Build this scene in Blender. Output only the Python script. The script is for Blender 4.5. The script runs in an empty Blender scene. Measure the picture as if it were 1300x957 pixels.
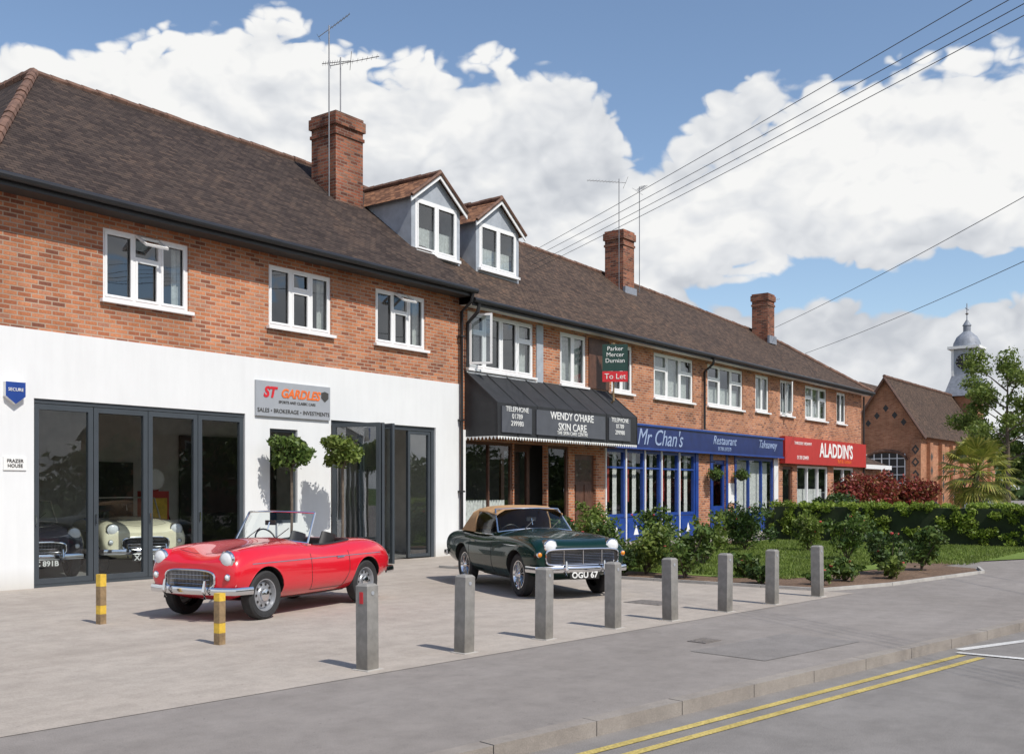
import bpy, math, random, bmesh
import numpy as np
from mathutils import Vector, Matrix
from mathutils.bvhtree import BVHTree
random.seed(7)
sc=bpy.context.scene
R=math.radians
# ------------------------------------------------------------ materials
def nm(name):
    m=bpy.data.materials.new(name); m.use_nodes=True
    nt=m.node_tree; return m,nt,nt.nodes,nt.links,nt.nodes["Principled BSDF"]
def setp(b,**k):
    for a,v in k.items():
        b.inputs[a].default_value=v
def ramp(N,stops,interp='LINEAR'):
    r=N.new('ShaderNodeValToRGB'); cr=r.color_ramp; cr.interpolation=interp
    while len(cr.elements)<len(stops): cr.elements.new(.5)
    for e,(p,c) in zip(cr.elements,stops):
        e.position=p; e.color=(c[0],c[1],c[2],1) if not isinstance(c,(int,float)) else (c,c,c,1)
    return r
def noise(N,L,vec,scale,detail=5,rough=.6):
    n=N.new('ShaderNodeTexNoise'); n.inputs['Scale'].default_value=scale; n.inputs['Detail'].default_value=detail
    n.inputs['Roughness'].default_value=rough
    if vec is not None: L.new(vec,n.inputs['Vector'])
    return n
def mixc(N,L,fac,a,b,mode='MIX'):
    m=N.new('ShaderNodeMix'); m.data_type='RGBA'; m.blend_type=mode
    for s,v in ((m.inputs[0],fac),(m.inputs[6],a),(m.inputs[7],b)):
        if hasattr(v,'is_linked') or hasattr(v,'links'): L.new(v,s)
        else: s.default_value=v if isinstance(v,(int,float)) else (v[0],v[1],v[2],1)
    return m.outputs[2]
def bump(N,L,b,h,strength=.3,dist=.01):
    bp=N.new('ShaderNodeBump'); bp.inputs['Strength'].default_value=strength; bp.inputs['Distance'].default_value=dist
    L.new(h,bp.inputs['Height']); L.new(bp.outputs[0],b.inputs['Normal'])
def simple(name,col,rough=.5,metal=0.,var=.12,vs=3.,bs=0,bd=.003,coat=0.,spec=.5,grime=0):
    m,nt,N,L,b=nm(name)
    setp(b,Roughness=rough,Metallic=metal)
    b.inputs['Coat Weight'].default_value=coat; b.inputs['Specular IOR Level'].default_value=spec
    tc=N.new('ShaderNodeTexCoord')
    n=noise(N,L,tc.outputs['Object'],vs)
    lo=[c*(1-var) for c in col]; hi=[min(1,c*(1+var)) for c in col]
    r=ramp(N,[(.3,lo),(.7,hi)]); L.new(n.outputs[0],r.inputs[0]); c=r.outputs[0]
    if grime:
        mp=N.new('ShaderNodeMapping'); mp.inputs['Scale'].default_value=(4,4,.5); L.new(tc.outputs['Object'],mp.inputs[0])
        n3=noise(N,L,mp.outputs[0],1.5,6,.7); r3=ramp(N,[(.4,1.),(.75,1-grime)]); L.new(n3.outputs[0],r3.inputs[0]); c=mixc(N,L,1.,c,r3.outputs[0],'MULTIPLY')
        sp=N.new('ShaderNodeSeparateXYZ'); L.new(tc.outputs['Object'],sp.inputs[0]); r4=ramp(N,[(0,(.80,.77,.72)),(.35,(1,1,1))]); L.new(sp.outputs[2],r4.inputs[0]); c=mixc(N,L,1.,c,r4.outputs[0],'MULTIPLY')
    L.new(c,b.inputs['Base Color'])
    if bs:
        n2=noise(N,L,tc.outputs['Object'],bs); bump(N,L,b,n2.outputs[0],.5,bd)
    return m
def brick(name,stops,mortar,bw=.225,rh=.075,ms=.010,dirt=.3):
    m,nt,N,L,b=nm(name); setp(b,Roughness=.9)
    b.inputs['Specular IOR Level'].default_value=.2
    tc=N.new('ShaderNodeTexCoord'); uv=tc.outputs['UV']
    t=N.new('ShaderNodeTexBrick'); L.new(uv,t.inputs['Vector'])
    setp(t,Color1=(0,0,0,1),Color2=(1,1,1,1),Mortar=(.5,.5,.5,1),Scale=1.)
    t.inputs['Mortar Size'].default_value=ms; t.inputs['Mortar Smooth'].default_value=.1
    t.inputs['Brick Width'].default_value=bw; t.inputs['Row Height'].default_value=rh
    r=ramp(N,stops); L.new(t.outputs['Color'],r.inputs[0])
    n=noise(N,L,uv,.7,6,.65); rr=ramp(N,[(.35,(1-dirt,)*3),(.65,(1.12,)*3)]); L.new(n.outputs[0],rr.inputs[0])
    n2=noise(N,L,uv,35,4); r2=ramp(N,[(.3,(.78,)*3),(.7,(1.18,)*3)]); L.new(n2.outputs[0],r2.inputs[0])
    c=mixc(N,L,1.,r.outputs[0],r2.outputs[0],'MULTIPLY')
    c=mixc(N,L,t.outputs['Fac'],c,mortar)
    c=mixc(N,L,1.,c,rr.outputs[0],'MULTIPLY')
    L.new(c,b.inputs['Base Color'])
    inv=N.new('ShaderNodeMath'); inv.operation='SUBTRACT'; inv.inputs[0].default_value=1; L.new(t.outputs['Fac'],inv.inputs[1])
    bump(N,L,b,inv.outputs[0],.6,.008)
    return m
def tiles(name,stops,bw=.165,rh=.10,warm=1.2,lichen=.25):
    m,nt,N,L,b=nm(name); setp(b,Roughness=.9); b.inputs['Specular IOR Level'].default_value=.15
    tc=N.new('ShaderNodeTexCoord'); uv=tc.outputs['UV']
    t=N.new('ShaderNodeTexBrick'); L.new(uv,t.inputs['Vector'])
    setp(t,Color1=(0,0,0,1),Color2=(1,1,1,1),Mortar=(.5,.5,.5,1),Scale=1.)
    t.inputs['Mortar Size'].default_value=.005; t.inputs['Brick Width'].default_value=bw; t.inputs['Row Height'].default_value=rh
    r=ramp(N,stops); L.new(t.outputs['Color'],r.inputs[0])
    c=mixc(N,L,t.outputs['Fac'],r.outputs[0],(.02,.016,.014))
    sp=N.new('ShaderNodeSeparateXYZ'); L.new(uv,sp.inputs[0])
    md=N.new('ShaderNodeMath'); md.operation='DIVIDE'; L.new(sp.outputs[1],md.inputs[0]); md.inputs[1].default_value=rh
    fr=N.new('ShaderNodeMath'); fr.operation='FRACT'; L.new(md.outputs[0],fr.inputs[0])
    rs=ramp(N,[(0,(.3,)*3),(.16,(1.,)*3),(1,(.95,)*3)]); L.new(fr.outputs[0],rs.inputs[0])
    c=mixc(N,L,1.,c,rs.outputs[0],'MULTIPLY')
    mp=N.new('ShaderNodeMapping'); mp.inputs['Scale'].default_value=(1.,.35,1); L.new(uv,mp.inputs[0])
    n=noise(N,L,mp.outputs[0],.8,8,.7); rr=ramp(N,[(.3,(.75,.75,.77)),(.55,(1,1,1)),(.75,(warm+.1,warm,warm-.1))]); L.new(n.outputs[0],rr.inputs[0])
    c=mixc(N,L,1.,c,rr.outputs[0],'MULTIPLY')
    n3=noise(N,L,uv,14,5,.7); r3=ramp(N,[(.62,0.),(.72,1.)]); L.new(n3.outputs[0],r3.inputs[0])
    lm=N.new('ShaderNodeMath'); lm.operation='MULTIPLY'; L.new(r3.outputs[0],lm.inputs[0]); lm.inputs[1].default_value=lichen
    c=mixc(N,L,lm.outputs[0],c,(.2,.18,.13))
    L.new(c,b.inputs['Base Color'])
    iv=N.new('ShaderNodeMath'); iv.operation='SUBTRACT'; iv.inputs[0].default_value=1; L.new(fr.outputs[0],iv.inputs[1])
    ad=N.new('ShaderNodeMath'); ad.operation='MULTIPLY_ADD'; L.new(t.outputs['Color'],ad.inputs[0]); ad.inputs[1].default_value=.4; L.new(iv.outputs[0],ad.inputs[2])
    bump(N,L,b,ad.outputs[0],.8,.016)
    return m
def ground(name,c1,c2,speck=.25,big=.35,rough=.9,sc_f=120,blot=None,streak=0):
    m,nt,N,L,b=nm(name); setp(b,Roughness=rough); b.inputs['Specular IOR Level'].default_value=.25
    tc=N.new('ShaderNodeTexCoord'); o=tc.outputs['Object']
    n=noise(N,L,o,big,8,.65); r=ramp(N,[(.3,c1),(.7,c2)]); L.new(n.outputs[0],r.inputs[0])
    n2=noise(N,L,o,sc_f,3,.7); r2=ramp(N,[(.3,(1-speck,)*3),(.7,(1+speck,)*3)]); L.new(n2.outputs[0],r2.inputs[0])
    c=mixc(N,L,1.,r.outputs[0],r2.outputs[0],'MULTIPLY')
    n3=noise(N,L,o,3.1,7,.75); r3=ramp(N,[(.35,(.86,)*3),(.6,(1.05,)*3)]); L.new(n3.outputs[0],r3.inputs[0])
    c=mixc(N,L,1.,c,r3.outputs[0],'MULTIPLY')
    if blot:
        n4=noise(N,L,o,2.3,3,.6); r4=ramp(N,[(.66,1.),(.72,blot)]); L.new(n4.outputs[0],r4.inputs[0])
        c=mixc(N,L,1.,c,r4.outputs[0],'MULTIPLY')
        n5=noise(N,L,o,26,2,.5); r5=ramp(N,[(.70,1.),(.74,.66)]); L.new(n5.outputs[0],r5.inputs[0])
        c=mixc(N,L,1.,c,r5.outputs[0],'MULTIPLY')
    if streak:
        mp=N.new('ShaderNodeMapping'); mp.inputs['Scale'].default_value=(.12,2.2,1); mp.inputs['Rotation'].default_value=(0,0,R(7)); L.new(o,mp.inputs[0])
        n6=noise(N,L,mp.outputs[0],1.,5,.6); r6=ramp(N,[(.35,1-streak),(.65,1.+streak*.5)]); L.new(n6.outputs[0],r6.inputs[0]); c=mixc(N,L,1.,c,r6.outputs[0],'MULTIPLY')
    L.new(c,b.inputs['Base Color'])
    bump(N,L,b,n2.outputs[0],.5,.006)
    return m
def leafmat(name,stops,trans=.3):
    m,nt,N,L,b=nm(name); setp(b,Roughness=.5); b.inputs['Specular IOR Level'].default_value=.35
    g=N.new('ShaderNodeNewGeometry'); r=ramp(N,stops); L.new(g.outputs['Random Per Island'],r.inputs[0])
    tc=N.new('ShaderNodeTexCoord'); n=noise(N,L,tc.outputs['Object'],2.2,3)
    rr=ramp(N,[(.35,(.7,)*3),(.65,(1.2,)*3)]); L.new(n.outputs[0],rr.inputs[0])
    c=mixc(N,L,1.,r.outputs[0],rr.outputs[0],'MULTIPLY'); L.new(c,b.inputs['Base Color'])
    t=N.new('ShaderNodeBsdfTranslucent'); L.new(c,t.inputs[0])
    mx=N.new('ShaderNodeMixShader'); mx.inputs[0].default_value=trans
    L.new(b.outputs[0],mx.inputs[1]); L.new(t.outputs[0],mx.inputs[2]); L.new(mx.outputs[0],N['Material Output'].inputs[0])
    return m
def glassmat(name,tint=(.8,.85,.85),base=.06,top=.9):
    m,nt,N,L,b=nm(name); N.remove(b)
    t=N.new('ShaderNodeBsdfTransparent'); t.inputs[0].default_value=(*tint,1)
    g=N.new('ShaderNodeBsdfGlossy'); g.inputs['Roughness'].default_value=.01; g.inputs[0].default_value=(.95,.97,1,1)
    tc=N.new('ShaderNodeTexCoord'); n=noise(N,L,tc.outputs['Object'],1.1,1)
    bp=N.new('ShaderNodeBump'); bp.inputs['Strength'].default_value=.15; bp.inputs['Distance'].default_value=.02
    L.new(n.outputs[0],bp.inputs['Height']); L.new(bp.outputs[0],g.inputs['Normal'])
    f=N.new('ShaderNodeLayerWeight'); f.inputs[0].default_value=.5
    p=N.new('ShaderNodeMath'); p.operation='POWER'; L.new(f.outputs['Facing'],p.inputs[0]); p.inputs[1].default_value=4.
    a=N.new('ShaderNodeMath'); a.operation='MULTIPLY_ADD'; a.use_clamp=True; L.new(p.outputs[0],a.inputs[0]); a.inputs[1].default_value=top; a.inputs[2].default_value=base
    mx=N.new('ShaderNodeMixShader'); L.new(a.outputs[0],mx.inputs[0]); L.new(t.outputs[0],mx.inputs[1]); L.new(g.outputs[0],mx.inputs[2])
    L.new(mx.outputs[0],N['Material Output'].inputs[0]); return m

M={}
M['brick']=brick('red_brick',[(0,(.23,.09,.058)),(.2,(.37,.13,.068)),(.5,(.49,.185,.088)),(.8,(.57,.235,.12)),(1,(.42,.19,.12))],(.44,.33,.25))
M['brickdk']=brick('chimney_brick',[(0,(.13,.055,.04)),(.4,(.30,.10,.06)),(.8,(.42,.16,.09)),(1,(.24,.12,.08))],(.26,.19,.15),dirt=.45)
M['brickhall']=brick('hall_brick',[(0,(.38,.14,.07)),(.5,(.48,.20,.10)),(1,(.54,.24,.13))],(.4,.28,.2))
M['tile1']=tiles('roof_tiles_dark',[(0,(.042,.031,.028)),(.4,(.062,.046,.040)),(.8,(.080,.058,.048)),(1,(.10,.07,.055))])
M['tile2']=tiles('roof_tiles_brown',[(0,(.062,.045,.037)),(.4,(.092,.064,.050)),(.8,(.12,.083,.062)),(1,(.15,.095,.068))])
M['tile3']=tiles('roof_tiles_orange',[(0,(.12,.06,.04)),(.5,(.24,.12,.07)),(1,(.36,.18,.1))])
M['ridge']=simple('ridge_tile',(.16,.088,.062),.85,var=.45,vs=5,bs=40)
M['render']=simple('white_render',(.74,.75,.75),.85,var=.03,vs=.8,bs=60,bd=.002,grime=.05)
M['upvc']=simple('white_upvc',(.80,.80,.80),.35,var=.02)
M['black']=simple('black_plastic',(.02,.02,.022),.4,var=.2)
M['soffit']=simple('soffit_dark',(.05,.045,.042),.6)
M['grey']=simple('anthracite_frame',(.05,.06,.07),.4,var=.08)
M['glass']=glassmat('window_glass',(.72,.77,.77),.14)
M['glassd']=glassmat('shop_glass',(.88,.92,.92),.07)
M['glassdoor']=glassmat('door_glass',(.72,.77,.77),.2)
M['glassc']=glassmat('car_glass',(.90,.94,.92),.03)
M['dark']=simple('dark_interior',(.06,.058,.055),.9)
M['room']=simple('room_wall',(.66,.64,.60),.9)
M['rfloor']=simple('room_floor',(.30,.29,.28),.3)
M['curtain']=simple('net_curtain',(.66,.65,.62),.9,var=.2,vs=14)
M['curtred']=simple('red_drape',(.35,.05,.04),.9,var=.3,vs=12)
M['awn']=simple('awning_canvas',(.022,.023,.026),.6,var=.25,vs=4)
M['signgrey']=simple('sign_slate',(.085,.09,.105),.5)
M['white']=simple('white_paint',(.8,.8,.78),.5,var=.03)
M['silver']=simple('sign_silver',(.40,.42,.45),.35,metal=.2,var=.04)
M['orange']=simple('orange_letters',(.75,.16,.03),.5)
M['red']=simple('red_letters',(.6,.02,.03),.5)
M['blue']=simple('blue_paint',(.014,.052,.25),.35,var=.15)
M['blued']=simple('blue_fascia',(.010,.024,.115),.4,var=.2)
M['gold']=simple('pale_lettering',(.30,.38,.55),.5)
M['redsign']=simple('red_fascia',(.46,.03,.025),.4,var=.08)
M['brown']=simple('brown_wood',(.10,.045,.028),.5,var=.3,vs=8)
M['greenb']=simple('agent_board_green',(.015,.05,.04),.4)
M['lead']=simple('lead_sheet',(.23,.25,.29),.55,var=.25,vs=4)
M['leadl']=simple('lead_pale',(.36,.39,.43),.5,var=.15,vs=4)
M['concrete']=simple('concrete',(.42,.40,.37),.9,var=.15,vs=4,bs=40)
M['bollard']=simple('bollard_paint',(.24,.23,.215),.8,var=.22,vs=9,bs=50,bd=.002,grime=.1)
M['iron']=simple('cast_iron',(.17,.15,.135),.7,var=.3,vs=20,bs=60)
M['wood']=simple('post_wood',(.25,.17,.09),.8,var=.35,vs=14)
M['yellow']=simple('yellow_band',(.66,.43,.05),.6,var=.25,vs=12)
M['metal']=simple('aerial_metal',(.22,.22,.23),.45,metal=.8)
M['wire']=simple('cable',(.05,.05,.055),.5)
M['chrome']=simple('chrome',(.75,.76,.78),.08,metal=1.,var=.02)
M['rim']=simple('wheel_silver',(.40,.41,.43),.35,metal=.6)
M['tyre']=simple('tyre_rubber',(.025,.025,.026),.8,var=.25,vs=20)
M['seat']=simple('black_leather',(.02,.018,.018),.5)
M['tan']=simple('tan_hood',(.42,.25,.12),.85,var=.1,vs=6,bs=90)
M['lens']=simple('lamp_lens',(.75,.77,.78),.08,var=.05,coat=1.)
M['amber']=simple('amber_lens',(.75,.25,.02),.15)
M['platew']=simple('plate_letter',(.75,.75,.73),.5)
def paint(name,c,coat=1.,spec=.5): 
    m=simple(name,c,.25,var=.02,coat=coat,spec=spec); m.node_tree.nodes['Principled BSDF'].inputs['Coat Roughness'].default_value=.02; return m
M['pred']=paint('red_car_paint',(.66,.008,.022)); M['pgreen']=paint('green_car_paint',(.002,.022,.016),.7,.1)
M['pcream']=paint('cream_car_paint',(.80,.75,.55)); M['pdark']=paint('dark_car_paint',(.02,.02,.03)); M['psilver']=paint('silver_car_paint',(.4,.42,.45))
M['fore']=ground('forecourt_concrete',(.365,.315,.270),(.445,.395,.345),.18,.25,blot=.9,streak=.07)
M['pave']=ground('pavement_asphalt',(.235,.210,.190),(.29,.262,.242),.24,.3,blot=.88,streak=.06)
M['road']=ground('road_asphalt',(.20,.185,.172),(.26,.242,.228),.3,.3,streak=.08)
M['kerb']=ground('kerb_stone',(.24,.21,.185),(.34,.305,.27),.18,1.)
M['patch']=ground('tarmac_patch',(.215,.197,.183),(.255,.235,.222),.24,.5)
M['grass']=ground('lawn',(.12,.18,.03),(.19,.25,.055),.4,.6,sc_f=60)
M['field']=ground('field',(.05,.09,.02),(.09,.13,.03),.3,.05,sc_f=10)
M['soil']=ground('soil_bed',(.12,.075,.05),(.21,.14,.095),.5,1.,sc_f=30)
M['lyel']=ground('yellow_line',(.40,.31,.10),(.56,.44,.15),.35,2.,sc_f=50)
M['lwht']=ground('white_line',(.5,.49,.47),(.7,.69,.67),.25,2.,sc_f=50)
M['leaf']=leafmat('leaf_green',[(0,(.045,.085,.015)),(.5,(.09,.155,.03)),(1,(.17,.23,.055))])
M['leafl']=leafmat('leaf_light',[(0,(.09,.14,.025)),(.5,(.17,.23,.045)),(1,(.26,.32,.08))],.4)
M['leafd']=leafmat('leaf_dark',[(0,(.03,.06,.015)),(.6,(.065,.115,.028)),(1,(.11,.17,.045))])
M['leafr']=leafmat('leaf_red',[(0,(.12,.02,.02)),(.6,(.30,.05,.04)),(1,(.22,.15,.05))])
M['hedge']=leafmat('hedge_leaf',[(0,(.13,.20,.03)),(.5,(.24,.34,.05)),(1,(.38,.45,.08))],.45)
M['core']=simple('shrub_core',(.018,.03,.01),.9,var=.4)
M['bark']=simple('bark',(.13,.10,.075),.9,var=.35,vs=9,bs=25,bd=.01)
M['rose']=simple('rose_petal',(.6,.08,.08),.6)
M['palm']=leafmat('palm_leaf',[(0,(.13,.16,.03)),(.6,(.26,.28,.05)),(1,(.40,.36,.09))])

# ------------------------------------------------------------ builder
def empty(name,loc=(0,0,0),rz=0,s=1.):
    e=bpy.data.objects.new(name,None); sc.collection.objects.link(e); e.location=loc; e.rotation_euler=(0,0,rz); e.scale=(s,s,s)
    e.empty_display_size=.2; return e
class B:
    def __init__(s): s.v=[];s.f=[];s.m=[];s.sm=[]
    def add(s,vs,fs,m,smooth=False):
        o=len(s.v); s.v+= [tuple(v) for v in vs]
        for f in fs: s.f.append([o+i for i in f]); s.m.append(m); s.sm.append(smooth)
    def poly(s,pts,m): s.add(pts,[list(range(len(pts)))],m)
    def box(s,x0,x1,y0,y1,z0,z1,m):
        v=[(x0,y0,z0),(x1,y0,z0),(x1,y1,z0),(x0,y1,z0),(x0,y0,z1),(x1,y0,z1),(x1,y1,z1),(x0,y1,z1)]
        s.add(v,[[0,3,2,1],[4,5,6,7],[0,1,5,4],[1,2,6,5],[2,3,7,6],[3,0,4,7]],m)
    def obox(s,c,ax,ay,az,m):
        c=Vector(c);ax=Vector(ax);ay=Vector(ay);az=Vector(az)
        v=[c+a*ax+b*ay+d*az for d in(-1,1) for (a,b) in((-1,-1),(1,-1),(1,1),(-1,1))]
        s.add(v,[[0,3,2,1],[4,5,6,7],[0,1,5,4],[1,2,6,5],[2,3,7,6],[3,0,4,7]],m)
    def tube(s,pts,r,m,n=8,r2=None,taper=None,caps=True):
        P=[Vector(p) for p in pts]; vs=[];fs=[]
        for i,p in enumerate(P):
            t=(P[min(i+1,len(P)-1)]-P[max(i-1,0)]).normalized()
            a=t.cross(Vector((0,0,1)))
            if a.length<.05: a=t.cross(Vector((1,0,0)))
            a.normalize(); b=a.cross(t).normalized()
            k=1 if taper is None else taper[i]
            for j in range(n):
                an=2*math.pi*j/n
                vs.append(p+a*math.cos(an)*r*k+b*math.sin(an)*(r2 or r)*k)
        for i in range(len(P)-1):
            for j in range(n):
                fs.append([i*n+j,i*n+(j+1)%n,(i+1)*n+(j+1)%n,(i+1)*n+j])
        if caps: fs.append(list(range(n))[::-1]); fs.append([(len(P)-1)*n+j for j in range(n)])
        s.add(vs,fs,m,True)
    def lathe(s,c,axis,prof,m,n=24):
        c=Vector(c);ax=Vector(axis).normalized(); a=ax.cross(Vector((0,0,1)))
        if a.length<.05:a=ax.cross(Vector((1,0,0)))
        a.normalize(); b=a.cross(ax)
        vs=[];fs=[]
        for (r,h) in prof:
            for j in range(n):
                an=2*math.pi*j/n; vs.append(c+ax*h+(a*math.cos(an)+b*math.sin(an))*r)
        for i in range(len(prof)-1):
            for j in range(n): fs.append([i*n+j,i*n+(j+1)%n,(i+1)*n+(j+1)%n,(i+1)*n+j])
        s.add(vs,fs,m,True)
    def build(s,name,parent=None,sharp=35):
        me=bpy.data.meshes.new(name); me.from_pydata(s.v,[],s.f)
        ml=[]
        for m in s.m:
            if m not in ml: ml.append(m)
        for m in ml: me.materials.append(M[m])
        idx={m:i for i,m in enumerate(ml)}
        me.polygons.foreach_set('material_index',[idx[m] for m in s.m])
        me.polygons.foreach_set('use_smooth',s.sm)
        uv=me.uv_layers.new(name='UVMap').data
        for p in me.polygons:
            n=p.normal
            if abs(n.z)>.98: t=Vector((1,0,0));w=Vector((0,1,0))
            else:
                t=Vector((0,0,1)).cross(n).normalized(); w=n.cross(t)
            for li in p.loop_indices:
                co=me.vertices[me.loops[li].vertex_index].co
                uv[li].uv=(co.dot(t),co.dot(w))
        if any(s.sm): me.set_sharp_from_angle(angle=R(sharp))
        o=bpy.data.objects.new(name,me); sc.collection.objects.link(o); o.parent=parent
        return o
def text(parent,name,st,loc,size,mat,rot=(R(90),0,0),align='CENTER',shear=0,off=0,ext=.004,sx=1.):
    c=bpy.data.curves.new(name,'FONT'); c.body=st; c.size=size; c.align_x=align; c.align_y='CENTER'; c.shear=shear; c.offset=off; c.extrude=ext; c.resolution_u=3
    o=bpy.data.objects.new(name,c); sc.collection.objects.link(o)
    me=bpy.data.meshes.new_from_object(o.evaluated_get(bpy.context.evaluated_depsgraph_get()))
    bpy.data.objects.remove(o); 
    me.materials.clear(); me.materials.append(M[mat])
    n=bpy.data.objects.new(name,me); sc.collection.objects.link(n); n.location=loc; n.rotation_euler=rot; n.scale=(sx,1,1); n.parent=parent
    return n
def wallXZ(b,x0,x1,z0,z1,ops,m,y=0,rev=.12,mr=None):
    xs=sorted(set([x0,x1]+[v for o in ops for v in o[:2] if x0<v<x1])); zs=sorted(set([z0,z1]+[v for o in ops for v in o[2:] if z0<v<z1]))
    for i in range(len(xs)-1):
        for j in range(len(zs)-1):
            cx=(xs[i]+xs[i+1])/2; cz=(zs[j]+zs[j+1])/2
            if any(o[0]<cx<o[1] and o[2]<cz<o[3] for o in ops): continue
            b.poly([(xs[i],y,zs[j]),(xs[i+1],y,zs[j]),(xs[i+1],y,zs[j+1]),(xs[i],y,zs[j+1])],m)
    mr=mr or m
    for a,c,d,e in ops:
        e2=min(e,z1); d2=max(d,z0)
        if e2<=d2: continue
        b.poly([(a,y,d2),(a,y,e2),(a,y+rev,e2),(a,y+rev,d2)],mr)
        b.poly([(c,y,d2),(c,y+rev,d2),(c,y+rev,e2),(c,y,e2)],mr)
        if e<=z1: b.poly([(a,y,e),(c,y,e),(c,y+rev,e),(a,y+rev,e)],mr)
        if d>z0: b.poly([(a,y,d),(a,y+rev,d),(c,y+rev,d),(c,y,d)],mr)
def ridge(b,p0,p1,r=.11,m='ridge',L=.32):
    p0=Vector(p0);p1=Vector(p1);d=p1-p0;n=max(1,int(d.length/L))
    for i in range(n):
        a=p0+d*(i/n);c=p0+d*((i+1.08)/n)
        j=Vector((0,0,random.uniform(-.012,.012)))
        b.tube([a+j,c+j],r,m,8,taper=[1.,.88])
def window(W,G,C,x0,x1,z0,z1,div,y=.04,fm='upvc',vent=None,sill=True,curt='sides',t=.055,transom=None,gl='glass'):
    d=.07
    W.box(x0,x0+t,y,y+d,z0,z1,fm);W.box(x1-t,x1,y,y+d,z0,z1,fm)
    W.box(x0+t,x1-t,y,y+d,z1-t,z1,fm);W.box(x0+t,x1-t,y,y+d,z0,z0+t,fm)
    xs=[x0+t]+[x0+(x1-x0)*f for f in div]+[x1-t]
    for f in xs[1:-1]: W.box(f-t/2,f+t/2,y-.002,y+d,z0+t,z1-t,fm)
    s=.04
    for i in range(len(xs)-1):
        a=xs[i]+(t/2 if i>0 else 0);c=xs[i+1]-(t/2 if i<len(xs)-2 else 0)
        zt=z1-t
        if transom and i in transom:
            zm=z1-t-(z1-z0)*.30; W.box(a,c,y-.002,y+d,zm-.025,zm+.025,fm)
            if vent==i:
                th=R(58); h=zt-zm-.025; ca,sa=math.cos(th),math.sin(th)
                def P(x,u,w): return (x,y-.01-sa*u-ca*w,zt-ca*u+sa*w)
                def bar(xa,xb,u0,u1):
                    v=[P(xa,u0,0),P(xb,u0,0),P(xb,u1,0),P(xa,u1,0),P(xa,u0,.04),P(xb,u0,.04),P(xb,u1,.04),P(xa,u1,.04)]
                    W.add(v,[[0,1,2,3],[7,6,5,4],[0,4,5,1],[1,5,6,2],[2,6,7,3],[3,7,4,0]],fm)
                bar(a,a+s,0,h);bar(c-s,c,0,h);bar(a+s,c-s,0,s);bar(a+s,c-s,h-s,h)
                G.poly([P(a+s,s,.02),P(c-s,s,.02),P(c-s,h-s,.02),P(a+s,h-s,.02)],'glass')
            else:
                W.box(a,a+s,y-.012,y,zm+.025,zt,fm);W.box(c-s,c,y-.012,y,zm+.025,zt,fm);W.box(a+s,c-s,y-.012,y,zt-s,zt,fm);W.box(a+s,c-s,y-.012,y,zm+.025,zm+.025+s,fm)
            zt=zm-.025
        W.box(a,a+s,y-.012,y+.02,z0+t,zt,fm);W.box(c-s,c,y-.012,y+.02,z0+t,zt,fm)
        W.box(a+s,c-s,y-.012,y+.02,zt-s,zt,fm);W.box(a+s,c-s,y-.012,y+.02,z0+t,z0+t+s,fm)
        j=random.uniform(-.004,.004);k=random.uniform(-.004,.004)
        G.poly([(a+s*.5,y+.04+j,z0+t),(c-s*.5,y+.04-j,z0+t),(c-s*.5,y+.04-j+k,z1-t),(a+s*.5,y+.04+j+k,z1-t)],gl)
    if sill: W.box(x0-.06,x1+.06,-.09,y,z0-.06,z0-.001,fm)
    if curt:
        def drape(a,c,za,zb,m='curtain',yy=.22):
            n=max(4,int((c-a)/.06)); vs=[];
            for i in range(n+1):
                x=a+(c-a)*i/n; yo=yy+.03*(i%2)
                vs+=[(x,yo,za),(x,yo,zb)]
            C.add(vs,[[2*i,2*i+2,2*i+3,2*i+1] for i in range(n)],m,True)
        if curt=='sides':
            w=(x1-x0)*.13; drape(x0+.03,x0+w,z0,z1); drape(x1-w,x1-.03,z0,z1)
        elif curt=='full': drape(x0+.03,x1-.03,z0,z1)
        elif curt=='half': drape(x0+.03,x1-.03,z0,z0+(z1-z0)*.5)
        elif curt=='red':
            w=(x1-x0); drape(x0+.05,x0+w*.38,z0,z1); drape(x1-w*.3,x1-.05,z0,z1); drape(x0+w*.38,x0+w*.5,z0+.4,z1,'curtred')

# ------------------------------------------------------------ vegetation
def leaves(name,parent,blobs,n,size,mat,seed=0,shell=.5):
    rg=np.random.default_rng(seed)
    bl=np.array([b[:6] for b in blobs],float)
    w=np.cbrt(bl[:,3]*bl[:,4]*bl[:,5])**2; w/=w.sum()
    ix=rg.choice(len(bl),n,p=w)
    d=rg.normal(size=(n,3)); d/=np.linalg.norm(d,axis=1)[:,None]
    rr=(shell+(1-shell)*rg.random(n)**.7)*(1+.12*rg.normal(size=n))
    c=bl[ix,:3]+d*bl[ix,3:6]*rr[:,None]
    a=rg.normal(size=(n,3))+d*.8; a/=np.linalg.norm(a,axis=1)[:,None]
    u=np.cross(a,rg.normal(size=(n,3))); u/=np.linalg.norm(u,axis=1)[:,None]; v=np.cross(a,u)
    s=size*(.6+.8*rg.random(n))[:,None]
    V=np.stack([c-u*s,c-v*s*.5,c+u*s,c+v*s*.5],1).reshape(-1,3)
    me=bpy.data.meshes.new(name); me.vertices.add(4*n); me.vertices.foreach_set('co',V.ravel())
    me.loops.add(4*n); me.loops.foreach_set('vertex_index',np.arange(4*n)); me.polygons.add(n)
    me.polygons.foreach_set('loop_start',np.arange(0,4*n,4)); me.update(calc_edges=True)
    me.materials.append(M[mat]); o=bpy.data.objects.new(name,me); sc.collection.objects.link(o); o.parent=parent
    return o
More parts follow.
